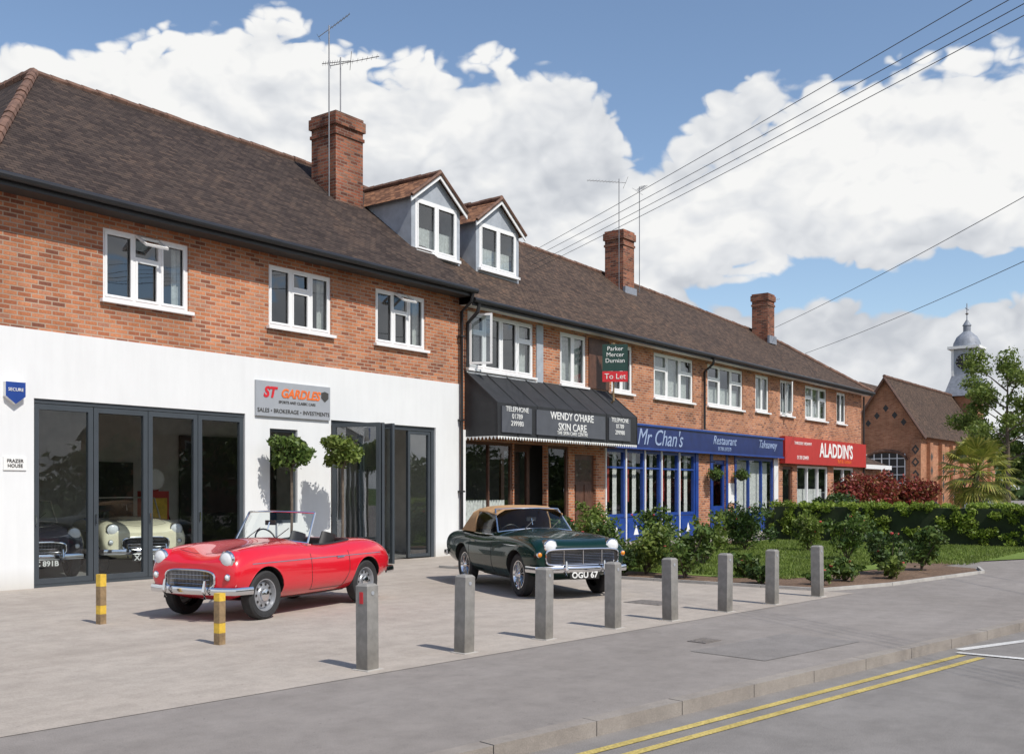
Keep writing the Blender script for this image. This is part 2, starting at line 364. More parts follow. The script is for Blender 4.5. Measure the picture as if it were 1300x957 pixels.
def bush(name,x,y,h,w,mat='leaf',n=1500,size=.05,seed=0,rose=False,solid=False):
    e=empty(name,(x,y,0)); rg=random.Random(seed)
    b=B(); bl=[]
    for i in range(11):
        an=rg.uniform(0,6.28); rr=w*.5*rg.uniform(.15,.95); hh=h*rg.uniform(.4,.98)
        p=(math.cos(an)*rr,math.sin(an)*rr,hh)
        b.tube([(0,0,0),(p[0]*.4,p[1]*.4,hh*.5),p],.012,'bark',5,taper=[1,.7,.4])
        r=w*rg.uniform(.10,.24)*(1.4 if solid else 1); bl.append((*p,r,r,r*.9))
    bl.append((0,0,h*.4,w*.33,w*.33,h*.32))
    if rose:
        for i in range(rg.randint(0,4)):
            q=rg.choice(bl); an=rg.uniform(0,6.28)
            b.lathe((q[0]+q[3]*math.cos(an),q[1]+q[4]*math.sin(an),q[2]+q[5]*.5),(0,0,1),[(.001,-.02),(.03,0),(.035,.02),(.001,.03)],'rose',6)
    b.build('stems',e); leaves('foliage',e,bl,n,size,mat,seed,.25)
    return e
def tree(name,x,y,h,cr,mat,n,size,seed,trunk=.15,zb=.35,z0=0):
    e=empty(name,(x,y,z0)); rg=random.Random(seed); b=B(); bl=[]
    b.tube([(0,0,0),(.05*h*.2,0,h*.3),(0,.03*h*.2,h*.6),(0,0,h*.88)],trunk,'bark',10,taper=[1.2,.85,.55,.15])
    for i in range(16):
        z=h*(zb+.6*i/16); an=i*2.4+rg.uniform(-.4,.4); L=cr*(1-.55*abs((z/h-.6)/.4))*rg.uniform(.65,1.05)
        p=(math.cos(an)*L,math.sin(an)*L,z+h*.1)
        b.tube([(0,0,z*.93),(p[0]*.5,p[1]*.5,z+h*.03),p],trunk*.35,'bark',6,taper=[1,.6,.2])
        for k in range(3):
            r=cr*rg.uniform(.13,.26); t=rg.uniform(.55,1.05)
            bl.append((p[0]*t+rg.uniform(-.2,.2)*cr,p[1]*t+rg.uniform(-.2,.2)*cr,p[2]+rg.uniform(-.12,.15)*cr,r,r,r*.75))
    bl.append((0,0,h*.95,cr*.25,cr*.25,cr*.25))
    b.build('trunk_and_limbs',e); leaves('foliage',e,bl,n,size,mat,seed,.25); return e

# ------------------------------------------------------------ ground
def sheet(name,pts,z,m):
    b=B(); b.poly([(p[0],p[1],z) for p in pts],m); return b.build(name)
KP=[(-60,-6.5),(-10,-9.2),(4,-11.64),(7.7,-12.26),(14,-13.32),(25,-14.8),(60,-17.5),(200,-27)]
sheet('ground',[(-2500,-2500),(2500,-2500),(2500,2500),(-2500,2500)],-.16,'field')
sheet('road',[(p[0],p[1]-.13) for p in KP]+[(p[0]+1,p[1]-8.2) for p in KP[::-1]],-.10,'road')
sheet('pavement',[(p[0],p[1]) for p in KP]+[(200,60),(-60,60)],0,'pave')
sheet('far_pavement',[(p[0]+1,p[1]-8.2) for p in KP]+[(200,-42),(-60,-30)],0.,'pave')
b=B()
for (a,c) in zip(KP[:-1],KP[1:]):
    A=Vector((*a,0));C=Vector((*c,0)); L=(C-A).length; t=(C-A)/L; nrm=Vector((t.y,-t.x,0))
    if nrm.y>0: nrm=-nrm
    n=int(L/.9); 
    for i in range(n):
        if A.x+t.x*L*i/n>80: break
        p=A+t*(L*(i+.5)/n)+nrm*.065+Vector((0,0,-.06)); b.obox(p,t*(L/n/2-.004),nrm*.065,Vector((0,0,.062+random.uniform(-.002,.002))),'kerb')
b.build('kerb')
def kline(x,off):
    for (a,c) in zip(KP[:-1],KP[1:]):
        if a[0]<=x<=c[0]: return a[1]+(c[1]-a[1])*(x-a[0])/(c[0]-a[0])-off
b=B()
for off in (.36,.56):
    xs=[2,4,6,7.7,9,11-off*.3]
    b.add([(x,kline(x,off),-.095) for x in xs]+[(x,kline(x,off+.075),-.095) for x in xs],[[i,i+1,i+1+6,i+6][::-1] for i in range(5)],'lyel')
b.build('yellow_road_line')
b=B()
b.poly([(10.95,kline(10.95,.3),-.091),(11.05,kline(11.05,.3),-.091),(11.03,kline(11.05,.95),-.091),(10.93,kline(10.93,.95),-.091)],'lwht')
b.poly([(11.2,kline(11.2,.28),-.095),(19,kline(19,2.1),-.095),(19,kline(19,2.0),-.095),(11.25,kline(11.2,.18),-.095)][::-1],'lwht')
b.build('white_road_line')
def bline(x): return -9.44-.1037*(x-6.31)
sheet('tarmac_patch',[(8.9,-11.2),(10.6,-11.45),(10.5,-12.3),(8.8,-12.0)],.004,'patch')
sheet('forecourt',[(-20,bline(-20)-.22),(15.4,bline(15.4)-.22),(15.4,-2.2),(48,-2.2),(48,-.002),(-20,-.002)],.004,'fore')
sheet('garden_bed',[(15.45,-2.3),(15.4,-10.1),(17,-10.6),(20.6,-11.2),(21.6,-10.9),(22,-10.2),(29.4,-10.9),(29.4,-2.3)],.012,'soil')
sheet('lawn',[(17.2,-3.2),(16.6,-8.0),(17.4,-9.0),(20.4,-9.5),(22.3,-9.0),(24,-10.6),(30.2,-13.4),(30.2,-3)],.02,'grass')
sheet('lawn',[(31,-3),(31,-14.0),(44,-14.8),(44,-3)],.012,'grass')
for (x,y,w_,d_) in [(9.6,-11.0,.3,.22),(12.4,-8.8,.45,.6)]:
    e=empty('manhole_cover',(x,y,.006),R(-6)); b=B(); b.box(-w_/2,w_/2,-d_/2,d_/2,-.03,.003,'iron')
    for i in range(5): b.box(-w_/2+.04,w_/2-.04,-d_/2+d_*(i+.35)/5,-d_/2+d_*(i+.65)/5,.003,.007,'iron')
    b.build('cover',e)
b=B(); ed=[(15.45,-2.3),(15.38,-10.1),(17,-10.66),(20.6,-11.27),(21.65,-10.95)]
for a,c in zip(ed[:-1],ed[1:]):
    A=Vector((*a,0));C=Vector((*c,0));t=(C-A);L=t.length;t/=L;n=max(1,int(L/.9))
    for i in range(n): b.obox(A+t*(L*(i+.5)/n)+Vector((0,0,.02)),t*(L/n/2-.004),Vector((-t.y,t.x,0))*.025,Vector((0,0,.03)),'concrete')
b.build('bed_edging')
def blades(name,x0,x1,y0f,y1,n,seed,hh=.05):
    rg=np.random.default_rng(seed); x=x0+(x1-x0)*rg.random(n); y=y0f+(y1-y0f)*rg.random(n)
    an=rg.random(n)*6.28; h=hh*(.6+.8*rg.random(n)); w=.012
    c=np.stack([x,y,np.full(n,.02)],1); u=np.stack([np.cos(an),np.sin(an),0*an],1)*w; t=np.stack([rg.normal(size=n)*.02,rg.normal(size=n)*.02,h],1)
    V=np.stack([c-u,c+u,c+t],1).reshape(-1,3); me=bpy.data.meshes.new(name); me.vertices.add(3*n); me.vertices.foreach_set('co',V.ravel())
    me.loops.add(3*n); me.loops.foreach_set('vertex_index',np.arange(3*n)); me.polygons.add(n); me.polygons.foreach_set('loop_start',np.arange(0,3*n,3)); me.update(calc_edges=True)
    me.materials.append(M['leafl']); o=bpy.data.objects.new(name,me); sc.collection.objects.link(o)
blades('grass',16.9,22,-9.0,-3.3,22000,3); blades('grass',22.3,30,-10.6,-3.3,26000,4)

# ------------------------------------------------------------ block 1: car showroom building
E1=empty('brick_showroom_building'); X0,X1=7.7,18.8
w=B(); W=B(); G=B(); C=B()
ups=[(9.55,11.23,4.75,5.95),(13.05,14.69,4.75,5.95),(15.98,17.60,4.75,5.95)]
wallXZ(w,X0,X1,4.08,6.14,ups,'brick')
low=[(8.35,12.46,.0,3.0),(13.05,13.75,.9,2.75),(14.65,17.92,0,3.0)]
wallXZ(w,X0,X1,0,4.08,low,'render',y=-.03,rev=.2)
w.poly([(X0,-.03,4.08),(X1,-.03,4.08),(X1,0,4.08),(X0,0,4.08)],'render')
w.poly([(X0,-.03,0),(X0,-.03,4.08),(X0,14,4.08),(X0,14,0)],'render'); w.poly([(X0,0,4.08),(X0,0,6.14),(X0,14,6.14),(X0,14,4.08)],'brick')
w.poly([(X1,8,0),(X1,8,6.3),(X0,8,6.3),(X0,8,0)],'brick'); w.poly([(X1,0,0),(X1,8,0),(X1,8,6.3),(X1,0,6.3)],'brick')
w.poly([(X0+.05,.18,.02),(X1-.05,.18,.02),(X1-.05,6,.02),(X0+.05,6,.02)],'rfloor')
w.poly([(X0+.05,6,0),(X1-.05,6,0),(X1-.05,6,3.5),(X0+.05,6,3.5)],'room'); w.poly([(X0+.05,.18,3.3),(X1,.18,3.3),(X1,6,3.3),(X0,6,3.3)],'room')
w.poly([(X1-.05,.18,0),(X1-.05,6,0),(X1-.05,6,3.5),(X1-.05,.18,3.5)],'room'); w.poly([(X0+.05,.18,0),(X0+.05,6,0),(X0+.05,6,3.5),(X0+.05,.18,3.5)],'room')
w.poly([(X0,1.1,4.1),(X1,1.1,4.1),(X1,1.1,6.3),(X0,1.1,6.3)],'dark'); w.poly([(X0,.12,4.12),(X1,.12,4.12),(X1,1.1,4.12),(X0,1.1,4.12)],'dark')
w.box(13.0,13.9,5.9,5.98,.8,2.2,'dark'); w.box(9.2,10.6,5.92,5.98,1.4,2.3,'redsign'); w.box(15.2,18.2,5.9,5.98,0,2.9,'dark')
w.build('walls',E1)
window(W,G,C,*ups[0],[.36,.66],transom=[1],vent=1); window(W,G,C,*ups[1],[.36,.66],transom=[1,]); window(W,G,C,*ups[2],[.36,.66],transom=[1],vent=1)
def frame(Wb,x0,x1,z0,z1,y,m,t=.07,d=.07,gl='glassd'):
    Wb.box(x0,x0+t,y,y+d,z0,z1,m);Wb.box(x1-t,x1,y,y+d,z0,z1,m);Wb.box(x0+t,x1-t,y,y+d,z1-t,z1,m);Wb.box(x0+t,x1-t,y,y+d,z0,z0+t,m)
    j=random.uniform(-.004,.004)
    G.poly([(x0+t,y+d/2+j,z0+t),(x1-t,y+d/2-j,z0+t),(x1-t,y+d/2-j,z1-t),(x0+t,y+d/2+j,z1-t)],gl)
W.box(8.35,12.46,.0,.09,2.93,3.0,'grey'); W.box(8.35,12.46,.0,.09,.005,.05,'grey')
for i in range(4):
    a=8.36+i*1.0225; frame(W,a+.006,a+1.016,.055,2.92,.005,'grey',t=.085); W.box(a+.02,a+.04,-.03,.003,1.0,1.15,'chrome')
frame(W,13.05,13.75,.9,2.75,.03,'grey',t=.06)
W.box(14.65,17.92,.02,.12,2.9,3.0,'grey'); W.box(17.82,17.92,.02,.12,0,2.9,'grey')
def panel(p,q,z0,z1,m='grey',t=.08,d=.03,gl='glassdoor'):
    p=Vector((*p,0));q=Vector((*q,0));u=(q-p);L=u.length;u/=L;n=Vector((-u.y,u.x,0))
    def bar(a,c,z,zz):
        W.obox(p+u*(a+c)/2+Vector((0,0,(z+zz)/2)),u*(c-a)/2,n*d,Vector((0,0,(zz-z)/2)),m)
    bar(0,t,z0,z1);bar(L-t,L,z0,z1);bar(t,L-t,z0,z0+t);bar(t,L-t,z1-t,z1)
    a=p+u*t;c=p+u*(L-t); G.poly([(a.x,a.y,z0+t),(c.x,c.y,z0+t),(c.x,c.y,z1-t),(a.x,a.y,z1-t)],gl)
# bifold doors folded out over the forecourt: the doorway right of them stands open
panel((14.69,-.04),(15.05,-1.05),.03,2.93); panel((15.13,-1.06),(15.42,-.05),.03,2.93); panel((15.50,-.05),(15.42,-1.07),.03,2.93)
frame(W,17.05,17.80,.03,2.89,.03,'grey',t=.07,gl='glassdoor')
W.build('window_frames',E1); G.build('glazing',E1); C.build('curtains',E1)
r=B(); ez,rz=6.3,9.8
ap=(10.49,4,rz)
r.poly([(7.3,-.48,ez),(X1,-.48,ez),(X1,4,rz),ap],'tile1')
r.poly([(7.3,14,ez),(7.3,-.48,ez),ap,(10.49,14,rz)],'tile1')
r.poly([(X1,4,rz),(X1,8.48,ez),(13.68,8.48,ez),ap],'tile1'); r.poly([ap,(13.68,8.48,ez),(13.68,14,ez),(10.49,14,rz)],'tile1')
r.poly([(X1,-.48,ez),(X1,8.48,ez),(X1,4,rz)],'lead')
ridge(r,(10.49,4,rz),(X1,4,rz),.09); ridge(r,(7.35,-.42,ez+.05),ap,.10); ridge(r,ap,(10.49,14,rz))
r.build('roof',E1)
g=B()
g.box(7.3,X1,-.45,-.425,6.12,6.27,'black'); g.poly([(7.3,-.425,6.14),(X1,-.425,6.14),(X1,0,6.14),(7.3,0,6.14)],'soffit')
g.tube([(7.2,-.52,6.25),(X1+.05,-.52,6.25)],.062,'black',10)
g.tube([(18.72,-.5,6.2),(18.72,-.45,6.0),(18.78,-.1,5.8),(18.78,-.1,.1)],.04,'black',8)
for zz in (1.5,3.2,5.2): g.box(18.71,18.85,-.15,-.03,zz,zz+.04,'black')
g.build('gutter_and_downpipe',E1)
def chimney(parent,x,y,w,d,z0,z1):
    b=B(); b.box(x-w/2,x+w/2,y-d/2,y+d/2,z0,z1-.32,'brickdk')
    b.box(x-w/2-.05,x+w/2+.05,y-d/2-.05,y+d/2+.05,z1-.32,z1-.08,'brickdk'); b.box(x-w/2-.01,x+w/2+.01,y-d/2-.01,y+d/2+.01,z1-.08,z1,'brickdk')
    b.box(x-w/2-.03,x+w/2+.03,y-d/2-.03,y+d/2+.03,z1-.55,z1-.47,'brickdk')
    b.box(x-w/2-.02,x+w/2+.02,y-d/2-.1,y-d/2,z0+.0,z0+.35,'lead')
    b.build('chimney',parent)
chimney(E1,17.4,2.7,.9,.85,7.9,10.6)
def aerial(parent,x,y,z0,z1,yagi,n=9):
    b=B(); b.tube([(x,y,z0),(x,y,z1)],.016,'metal',6)
    for (h,dx,dy,L,el) in yagi:
        u=Vector((dx,dy,0)).normalized(); v=Vector((-u.y,u.x,0)); up=Vector((0,0,el))
        p=Vector((x,y,z0+(z1-z0)*h)); b.tube([p-(u+up)*.25,p+(u+up)*L],.010,'metal',6)
        for i in range(n): 
            q=p+(u+up)*(L*(i+.5)/n); b.tube([q-v*.14,q+v*.14],.004,'metal',4)
        b.tube([p-(u+up)*.25-v*.2-Vector((0,0,.15)),p-(u+up)*.25+v*.2+Vector((0,0,.15))],.006,'metal',4)
    b.build('aerial',parent)
aerial(E1,16.85,2.4,8.3,12.6,[(.98,.5,-.3,.5,.9)],7); aerial(E1,17.6,2.8,10.6,12.2,[(.9,.75,-.6,.95,.3),(.93,-.75,.6,.45,-.2)],8)
s=B(); s.box(12.68,14.58,-.08,-.031,2.98,3.66,'silver'); s.build('board',empty('showroom_sign'))
S=bpy.data.objects['showroom_sign']
text(S,'lettering','GARDLES',(13.78,-.085,3.44),.24,'orange',shear=.25,off=.008); text(S,'emblem_lettering','ST',(13.0,-.085,3.44),.28,'red',shear=.25,off=.012)
text(S,'strapline','SPORTS AND CLASSIC CARS',(13.7,-.085,3.27),.075,'dark'); text(S,'services_line','SALES • BROKERAGE • INVESTMENTS',(13.63,-.085,3.09),.113,'dark')
s=B(); s.poly([(14.33,-.084,3.53),(14.33,-.084,3.42),(14.43,-.084,3.34),(14.53,-.084,3.42),(14.53,-.084,3.53),(14.43,-.084,3.56)],'dark'); s.build('badge',S)
e=empty('house_name_plate'); s=B(); s.box(7.86,8.22,-.05,-.031,1.86,2.06,'white'); s.build('plate',e); text(e,'name',"FRAZER\nHOUSE",(8.04,-.055,1.965),.075,'dark')
e=empty('alarm_box'); s=B(); s.poly([(7.86,-.12,3.22),(8.17,-.12,3.22),(8.17,-.12,3.0),(8.015,-.12,2.88),(7.86,-.12,3.0)][::-1],'blue')
s.add([(7.86,-.12,3.22),(8.17,-.12,3.22),(8.17,-.12,3.0),(8.015,-.12,2.88),(7.86,-.12,3.0),(7.86,-.03,3.22),(8.17,-.03,3.22),(8.17,-.03,3.0),(8.015,-.03,2.88),(7.86,-.03,3.0)],[[i,(i+1)%5,(i+1)%5+5,i+5] for i in range(5)],'white'); s.build('casing',e)
text(e,'maker_text','SECURE',(8.015,-.125,3.1),.07,'white')

# ------------------------------------------------------------ block 2: shop terrace
E2=empty('brick_shop_terrace'); XA,XB=18.8,48.0
w=B();W=B();G=B();C=B()
ups=[(19.12,21.85,4.5,5.9),(23.08,24.40,4.45,5.88),(25.75,26.97,4.45,5.88),(28.28,30.96,4.45,5.88),(32.02,34.89,4.45,5.88),(36.0,37.25,4.5,5.88),(38.35,39.69,4.5,5.88),(40.97,43.45,4.5,5.88),(44.7,45.85,4.5,5.88)]
low=[(19.0,20.95,.35,2.75),(21.0,22.45,0,2.75),(22.5,23.5,.35,2.75),(23.8,24.9,0,2.55),(25.4,31.1,.0,2.78),(32.4,33.45,0,2.6),(34.3,37.7,.6,2.75),(38.6,39.6,0,2.5),(40.1,43.6,.6,2.55),(44.3,46.9,.6,2.55)]
wallXZ(w,XA,XB,0,5.97,ups+low,'brick',rev=.14)
w.poly([(XB,0,0),(XB,8,0),(XB,8,6),(XB,0,6)],'brick'); w.poly([(XA,8,0),(XA,8,6),(XB,8,6),(XB,8,0)],'brick')
w.poly([(XB,0,5.97),(XB,7.6,5.97),(XB,3.6,8.6)],'brick')
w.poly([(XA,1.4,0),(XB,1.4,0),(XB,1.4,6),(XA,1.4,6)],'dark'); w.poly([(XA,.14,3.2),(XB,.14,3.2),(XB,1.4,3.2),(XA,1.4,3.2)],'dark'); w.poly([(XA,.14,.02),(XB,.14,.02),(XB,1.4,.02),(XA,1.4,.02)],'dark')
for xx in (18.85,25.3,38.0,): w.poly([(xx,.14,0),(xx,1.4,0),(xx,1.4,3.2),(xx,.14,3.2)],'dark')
w.box(19.05,21.95,-.045,-.002,4.25,4.42,'upvc'); w.box(21.95,22.25,-.03,-.002,4.4,5.9,'leadl'); w.box(24.5,25.6,-.028,-.002,4.45,5.88,'brown')
w.build('walls',E2)
cu=['sides','full','sides','full','half','full','half','full','sides']
dv=[[.25,.5,.75],[.5],[.5],[.33,.66],[.33,.66],[.5],[.5],[.33,.66],[.5]]
for u,c,d in zip(ups,cu,dv): window(W,G,C,*u,d,curt=c,transom=[0,len(d)] if len(d)>1 else None,t=.07)
panel((19.2,-.0),(19.45,-.5),4.6,5.82,'upvc',.05,.02,'glass'); panel((38.95,-.02),(38.6,-.4),4.6,5.8,'upvc',.05,.02,'glass')
frame(W,19.0,20.95,.35,2.75,.03,'brown',t=.08); W.box(19.96,20.0,.02,.1,.43,2.67,'brown')
frame(W,22.5,23.5,.35,2.75,.03,'brown',t=.08); frame(W,21.1,22.35,.05,2.7,.5,'brown',t=.13)
W.box(21.0,22.45,.5,.56,2.7,2.75,'brown'); W.box(22.05,22.09,.44,.5,1.0,1.2,'chrome')
W.box(23.8,24.9,.08,.14,0.02,2.55,'brown')
for i in range(2):
    for j,(a,c) in enumerate([(.2,.9),(1.05,1.7)]): W.box(23.95+i*.45,24.3+i*.45,.06,.08,a,c,'brown')
G.poly([(23.95,.055,1.8),(24.75,.055,1.8),(24.75,.055,2.4),(23.95,.055,2.4)],'glassd')
W.box(18.86,19.0,-.04,.05,0,3.0,'upvc')
window(B(),B(),C,19.1,20.9,.4,1.3,[],curt='full')
W.box(25.4,31.1,-.02,.1,0.0,.72,'blue')
xs=[25.4,26.55,27.7,28.75,29.95,31.1]
for a,c in zip(xs[:-1],xs[1:]):
    frame(W,a+.002,c-.002,.74,2.78,.0,'blue',t=.1,d=.1); W.box(a+.15,c-.15,-.035,-.02,.12,.6,'blue')
    W.box(a-.02,a+.03,-.04,-.0,.0,2.78,'white')
    W.box(a+.1,c-.1,.0,.05,2.2,2.25,'blue')
    window(B(),B(),C,a+.1,c-.1,.8,2.7,[],curt='red')
    W.poly([((a+c)/2-.15,-.04,.2),((a+c)/2+.15,-.04,.2),((a+c)/2,-.04,.5)],'white')
frame(W,32.4,33.45,.05,2.6,.05,'blue',t=.14); W.box(32.54,33.31,.05,.1,.2,1.0,'blue')
frame(W,34.3,37.7,.6,2.75,.02,'blue',t=.1); 
for xx in (35.4,36.55): W.box(xx,xx+.08,.0,.1,.7,2.65,'blue')
window(B(),B(),C,34.4,37.6,.7,2.6,[],curt='full')
W.box(31.1,31.3,-.03,-.002,0,2.78,'blue'); W.box(32.2,32.4,-.03,-.002,0,2.78,'blue'); W.box(33.45,33.6,-.03,-.002,0,2.78,'blue'); W.box(34.15,34.3,-.03,-.002,0,2.78,'blue'); W.box(34.3,37.7,-.03,-.002,0,.6,'blue'); W.box(37.7,38.1,-.03,-.002,0,2.78,'upvc')
W.box(33.62,34.1,-.03,-.002,1.1,1.8,'white')
frame(W,38.6,39.6,.03,2.5,.05,'brown',t=.12); frame(W,40.1,43.6,.6,2.55,.03,'upvc',t=.09)
for xx in (41.2,42.4): W.box(xx,xx+.08,.0,.1,.69,2.46,'upvc')
frame(W,44.3,46.9,.6,2.55,.03,'upvc',t=.09); W.box(45.55,45.63,.0,.1,.69,2.46,'upvc')
window(B(),B(),C,40.2,43.5,.7,1.6,[],curt='full')
W.build('window_frames',E2);G.build('glazing',E2);C.build('curtains',E2)
f=B(); f.box(25.5,38.1,-.22,-.035,2.8,3.55,'blued'); f.box(25.5,38.1,-.27,-.22,3.5,3.56,'blue'); f.box(25.5,38.1,-.27,-.22,2.78,2.84,'blue'); e=empty('restaurant_sign'); f.build('board',e)
text(e,'lettering',"Mr Chan's",(28.3,-.225,3.15),.70,'gold',shear=.35); text(e,'lettering_2',"Restaurant",(32.9,-.225,3.25),.42,'gold',shear=.35);text(e,'lettering_3',"Takeaway",(36.6,-.225,3.25),.42,'gold',shear=.35);text(e,'phone',"01789 297579",(32.9,-.225,2.97),.18,'gold')
f=B(); f.box(38.25,47.9,-.25,-.035,2.6,3.66,'redsign'); e=empty('takeaway_sign'); f.build('board',e)
text(e,'lettering',"ALADDIN'S",(44.0,-.255,3.2),.82,'white',off=.02); text(e,'small_lettering',"TANDOORI TAKEAWAY",(40.1,-.255,3.42),.17,'white'); text(e,'phone',"01789 294491",(40.1,-.255,2.85),.22,'white'); text(e,'underline','Balti & Tandoori',(45,-.255,2.8),.26,'orange')
r=B(); ez2=6.1
RX=[18.8,31.5,45.6]; RZ=[9.5,9.25,8.75]; ry=3.6
for i in range(2):
    a,c=RX[i],RX[i+1]
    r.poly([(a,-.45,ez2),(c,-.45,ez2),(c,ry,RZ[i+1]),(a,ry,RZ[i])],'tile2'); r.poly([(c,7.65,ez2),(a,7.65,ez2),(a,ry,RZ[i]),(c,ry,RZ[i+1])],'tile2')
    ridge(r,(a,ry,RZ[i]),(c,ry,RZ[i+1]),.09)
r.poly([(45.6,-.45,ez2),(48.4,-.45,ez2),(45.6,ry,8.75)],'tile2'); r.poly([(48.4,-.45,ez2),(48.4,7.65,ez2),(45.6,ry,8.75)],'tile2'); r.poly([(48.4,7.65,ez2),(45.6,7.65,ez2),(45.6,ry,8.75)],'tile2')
ridge(r,(45.6,ry,8.75),(48.35,-.4,ez2+.05)); r.build('roof',E2)
g=B(); g.box(XA,48.4,-.42,-.395,5.93,6.08,'black'); g.poly([(XA,-.395,5.97),(48.4,-.395,5.97),(48.4,0,5.97),(XA,0,5.97)],'upvc')
g.tube([(XA-.02,-.48,6.05),(48.4,-.48,6.05)],.06,'black',10)
for xx in (19.0,31.6): g.tube([(xx,-.46,6.0),(xx,-.42,5.8),(xx,-.1,5.55),(xx,-.1,3.6 if xx>25 else 4.5)],.045,'black',8)
g.tube([(48.05,-.1,5.9),(48.05,-.1,.1)],.04,'black',8)
g.build('gutter_and_downpipe',E2)
chimney(E2,31.2,3.0,.75,.75,8.3,10.65); chimney(E2,43.7,3.0,.75,.75,8.1,10.35)
aerial(E2,30.5,2.6,8.4,12.3,[(.97,-.9,.6,1.2,-.04)],10); aerial(E2,32.6,3.0,8.7,12.6,[(.97,.8,.2,.7,.5)],8); aerial(E2,44.6,3.1,8.6,10.4,[(.9,.7,-.7,.5,.2)],6)
def dormer(x0,x1,y0,zb,ze,zp):
    b=B();G2=B();C2=B()
    slope=(9.5-6.1)/(3.6+.45); xm=(x0+x1)/2
    yb=(ze-6.1)/slope-.45+.05; yr=(zp-6.1)/slope-.45+.05
    yf=y0; zroof=lambda y:6.1+(y+.45)*slope
    b.poly([(x0,yf,zroof(yf)-.05),(x0,yf,ze),(x0,yb,ze)],'leadl'); b.poly([(x1,yf,zroof(yf)-.05),(x1,yb,ze),(x1,yf,ze)],'leadl')
    wx0,wx1,wz0,wz1=x0+.13,x1-.13,zb+.16,ze
    for q in ([(x0,yf,zb-.1),(x1,yf,zb-.1),(x1,yf,wz0),(x0,yf,wz0)],[(x0,yf,wz0),(wx0,yf,wz0),(wx0,yf,wz1),(x0,yf,ze)],[(wx1,yf,wz0),(x1,yf,wz0),(x1,yf,ze),(wx1,yf,wz1)]): b.poly(q,'leadl')
    b.poly([(x0,yf,ze),(wx0,yf,wz1),(wx1,yf,wz1),(x1,yf,ze),(xm,yf,zp)],'leadl')
    Wd=B(); 
    def sh(bb):
        bb.v=[(v[0],v[1]+yf-.05,v[2]) for v in bb.v]
    window(Wd,G2,C2,wx0,wx1,wz0,wz1,[.5],y=.04,sill=False,curt='half',t=.07); Wd.box(wx0-.06,wx1+.06,-.06,.04,wz0-.07,wz0-.001,'upvc')
    b.poly([(x0+.03,yf+.6,wz0-.2),(x1-.03,yf+.6,wz0-.2),(x1-.03,yf+.6,ze),(x0+.03,yf+.6,ze)],'dark')
    sh(Wd);sh(G2);sh(C2)
    o=.14; k=(zp-ze)/(xm-x0)
    for sgn in (-1,1):
        xe=xm+sgn*((x1-x0)/2+o); zee=ze-k*o
        yb2=(zee-6.1)/slope-.45+.05
        pts=[(xe,yf-o,zee+.05),(xm,yf-o,zp+.05),(xm,yr+.05,zp+.05),(xe,yb2,zee+.05)]
        b.poly(pts if sgn<0 else pts[::-1],'tile3')
        p=Vector((xe,yf-o,zee+.05));q=Vector((xm,yf-o,zp+.05)); dn=Vector((0,0,-.12))
        b.add([p,q,q+dn,p+dn,p+Vector((0,.03,0)),q+Vector((0,.03,0)),q+dn+Vector((0,.03,0)),p+dn+Vector((0,.03,0))],[[0,1,2,3],[7,6,5,4],[0,4,5,1],[3,2,6,7],[0,3,7,4]],'upvc')
        b.tube([p+Vector((0,-.01,.03)),q+Vector((0,-.01,.03))],.045,'ridge',6)
    ridge(b,(xm,yf-o,zp+.08),(xm,yr,zp+.08),.08)
    b.build('dormer',E2);Wd.build('dormer_window',E2);G2.build('dormer_glazing',E2);C2.build('dormer_curtains',E2)
dormer(18.1,19.9,.9,7.15,8.58,9.25); dormer(20.55,22.4,.9,7.15,8.5,9.18)
E3=empty('brick_lean_to'); b=B(); b.box(48.02,51.5,.2,5,0,2.7,'brick'); b.poly([(47.9,-.2,2.7),(51.8,-.2,2.7),(51.8,3,4.1),(48.05,3,4.1)],'tile2'); b.poly([(51.8,-.2,2.7),(51.8,5,2.7),(51.8,3,4.1)],'brick'); b.box(47.95,51.8,-.25,-.2,2.55,2.75,'upvc'); b.box(48.6,50.8,.12,.2,.9,2.2,'upvc'); b.build('body',E3)
e=empty('shop_awning'); a=B(); ax0,ax1=19.0,25.5; n=8
nx,ny=64,5; vs=[]
for i in range(nx+1):
    x=ax0+(ax1-ax0)*i/nx; ph=(i%(nx//n))/(nx/n)
    for j in range(ny+1):
        t=j/ny; sag=.05*math.sin(math.pi*ph)*math.sin(math.pi*t)
        vs.append((x,-1.0*(1-t),3.62+.80*t-sag))
a.add(vs,[[i*(ny+1)+j,(i+1)*(ny+1)+j,(i+1)*(ny+1)+j+1,i*(ny+1)+j+1] for i in range(nx) for j in range(ny)],'awn',True)
a.poly([(ax0,-1.0,2.82),(ax1,-1.0,2.82),(ax1,-1.0,3.62),(ax0,-1.0,3.62)],'awn')
for xx in (ax0,ax1): a.poly([(xx,-1,2.82),(xx,-1,3.62),(xx,0,4.42),(xx,0,2.82)],'awn')
for i in range(n+1):
    x=ax0+(ax1-ax0)*i/n; a.tube([(x,-1.005,2.82),(x,-1.005,3.62),(x,0-.01,4.43)],.013,'awn',6)
nn=60
for i in range(nn):
    x=ax0+(ax1-ax0)*(i+.5)/nn; h=(ax1-ax0)/nn/2
    a.poly([(x-h,-1.003,2.83),(x,-1.003,2.74),(x+h,-1.003,2.83)],'white'); 
for i in range(9):
    y=-1+(i+.5)/9; a.poly([(ax0-.003,y-.055,2.83),(ax0-.003,y+.055,2.83),(ax0-.003,y,2.74)],'white')
a.build('canvas',e,50)
a=B(); a.box(20.55,23.75,-1.03,-1.006,2.92,3.54,'signgrey'); a.box(19.15,20.35,-1.03,-1.006,2.92,3.54,'signgrey'); a.box(23.95,25.1,-1.03,-1.006,2.92,3.54,'signgrey'); a.build('sign_panels',e)
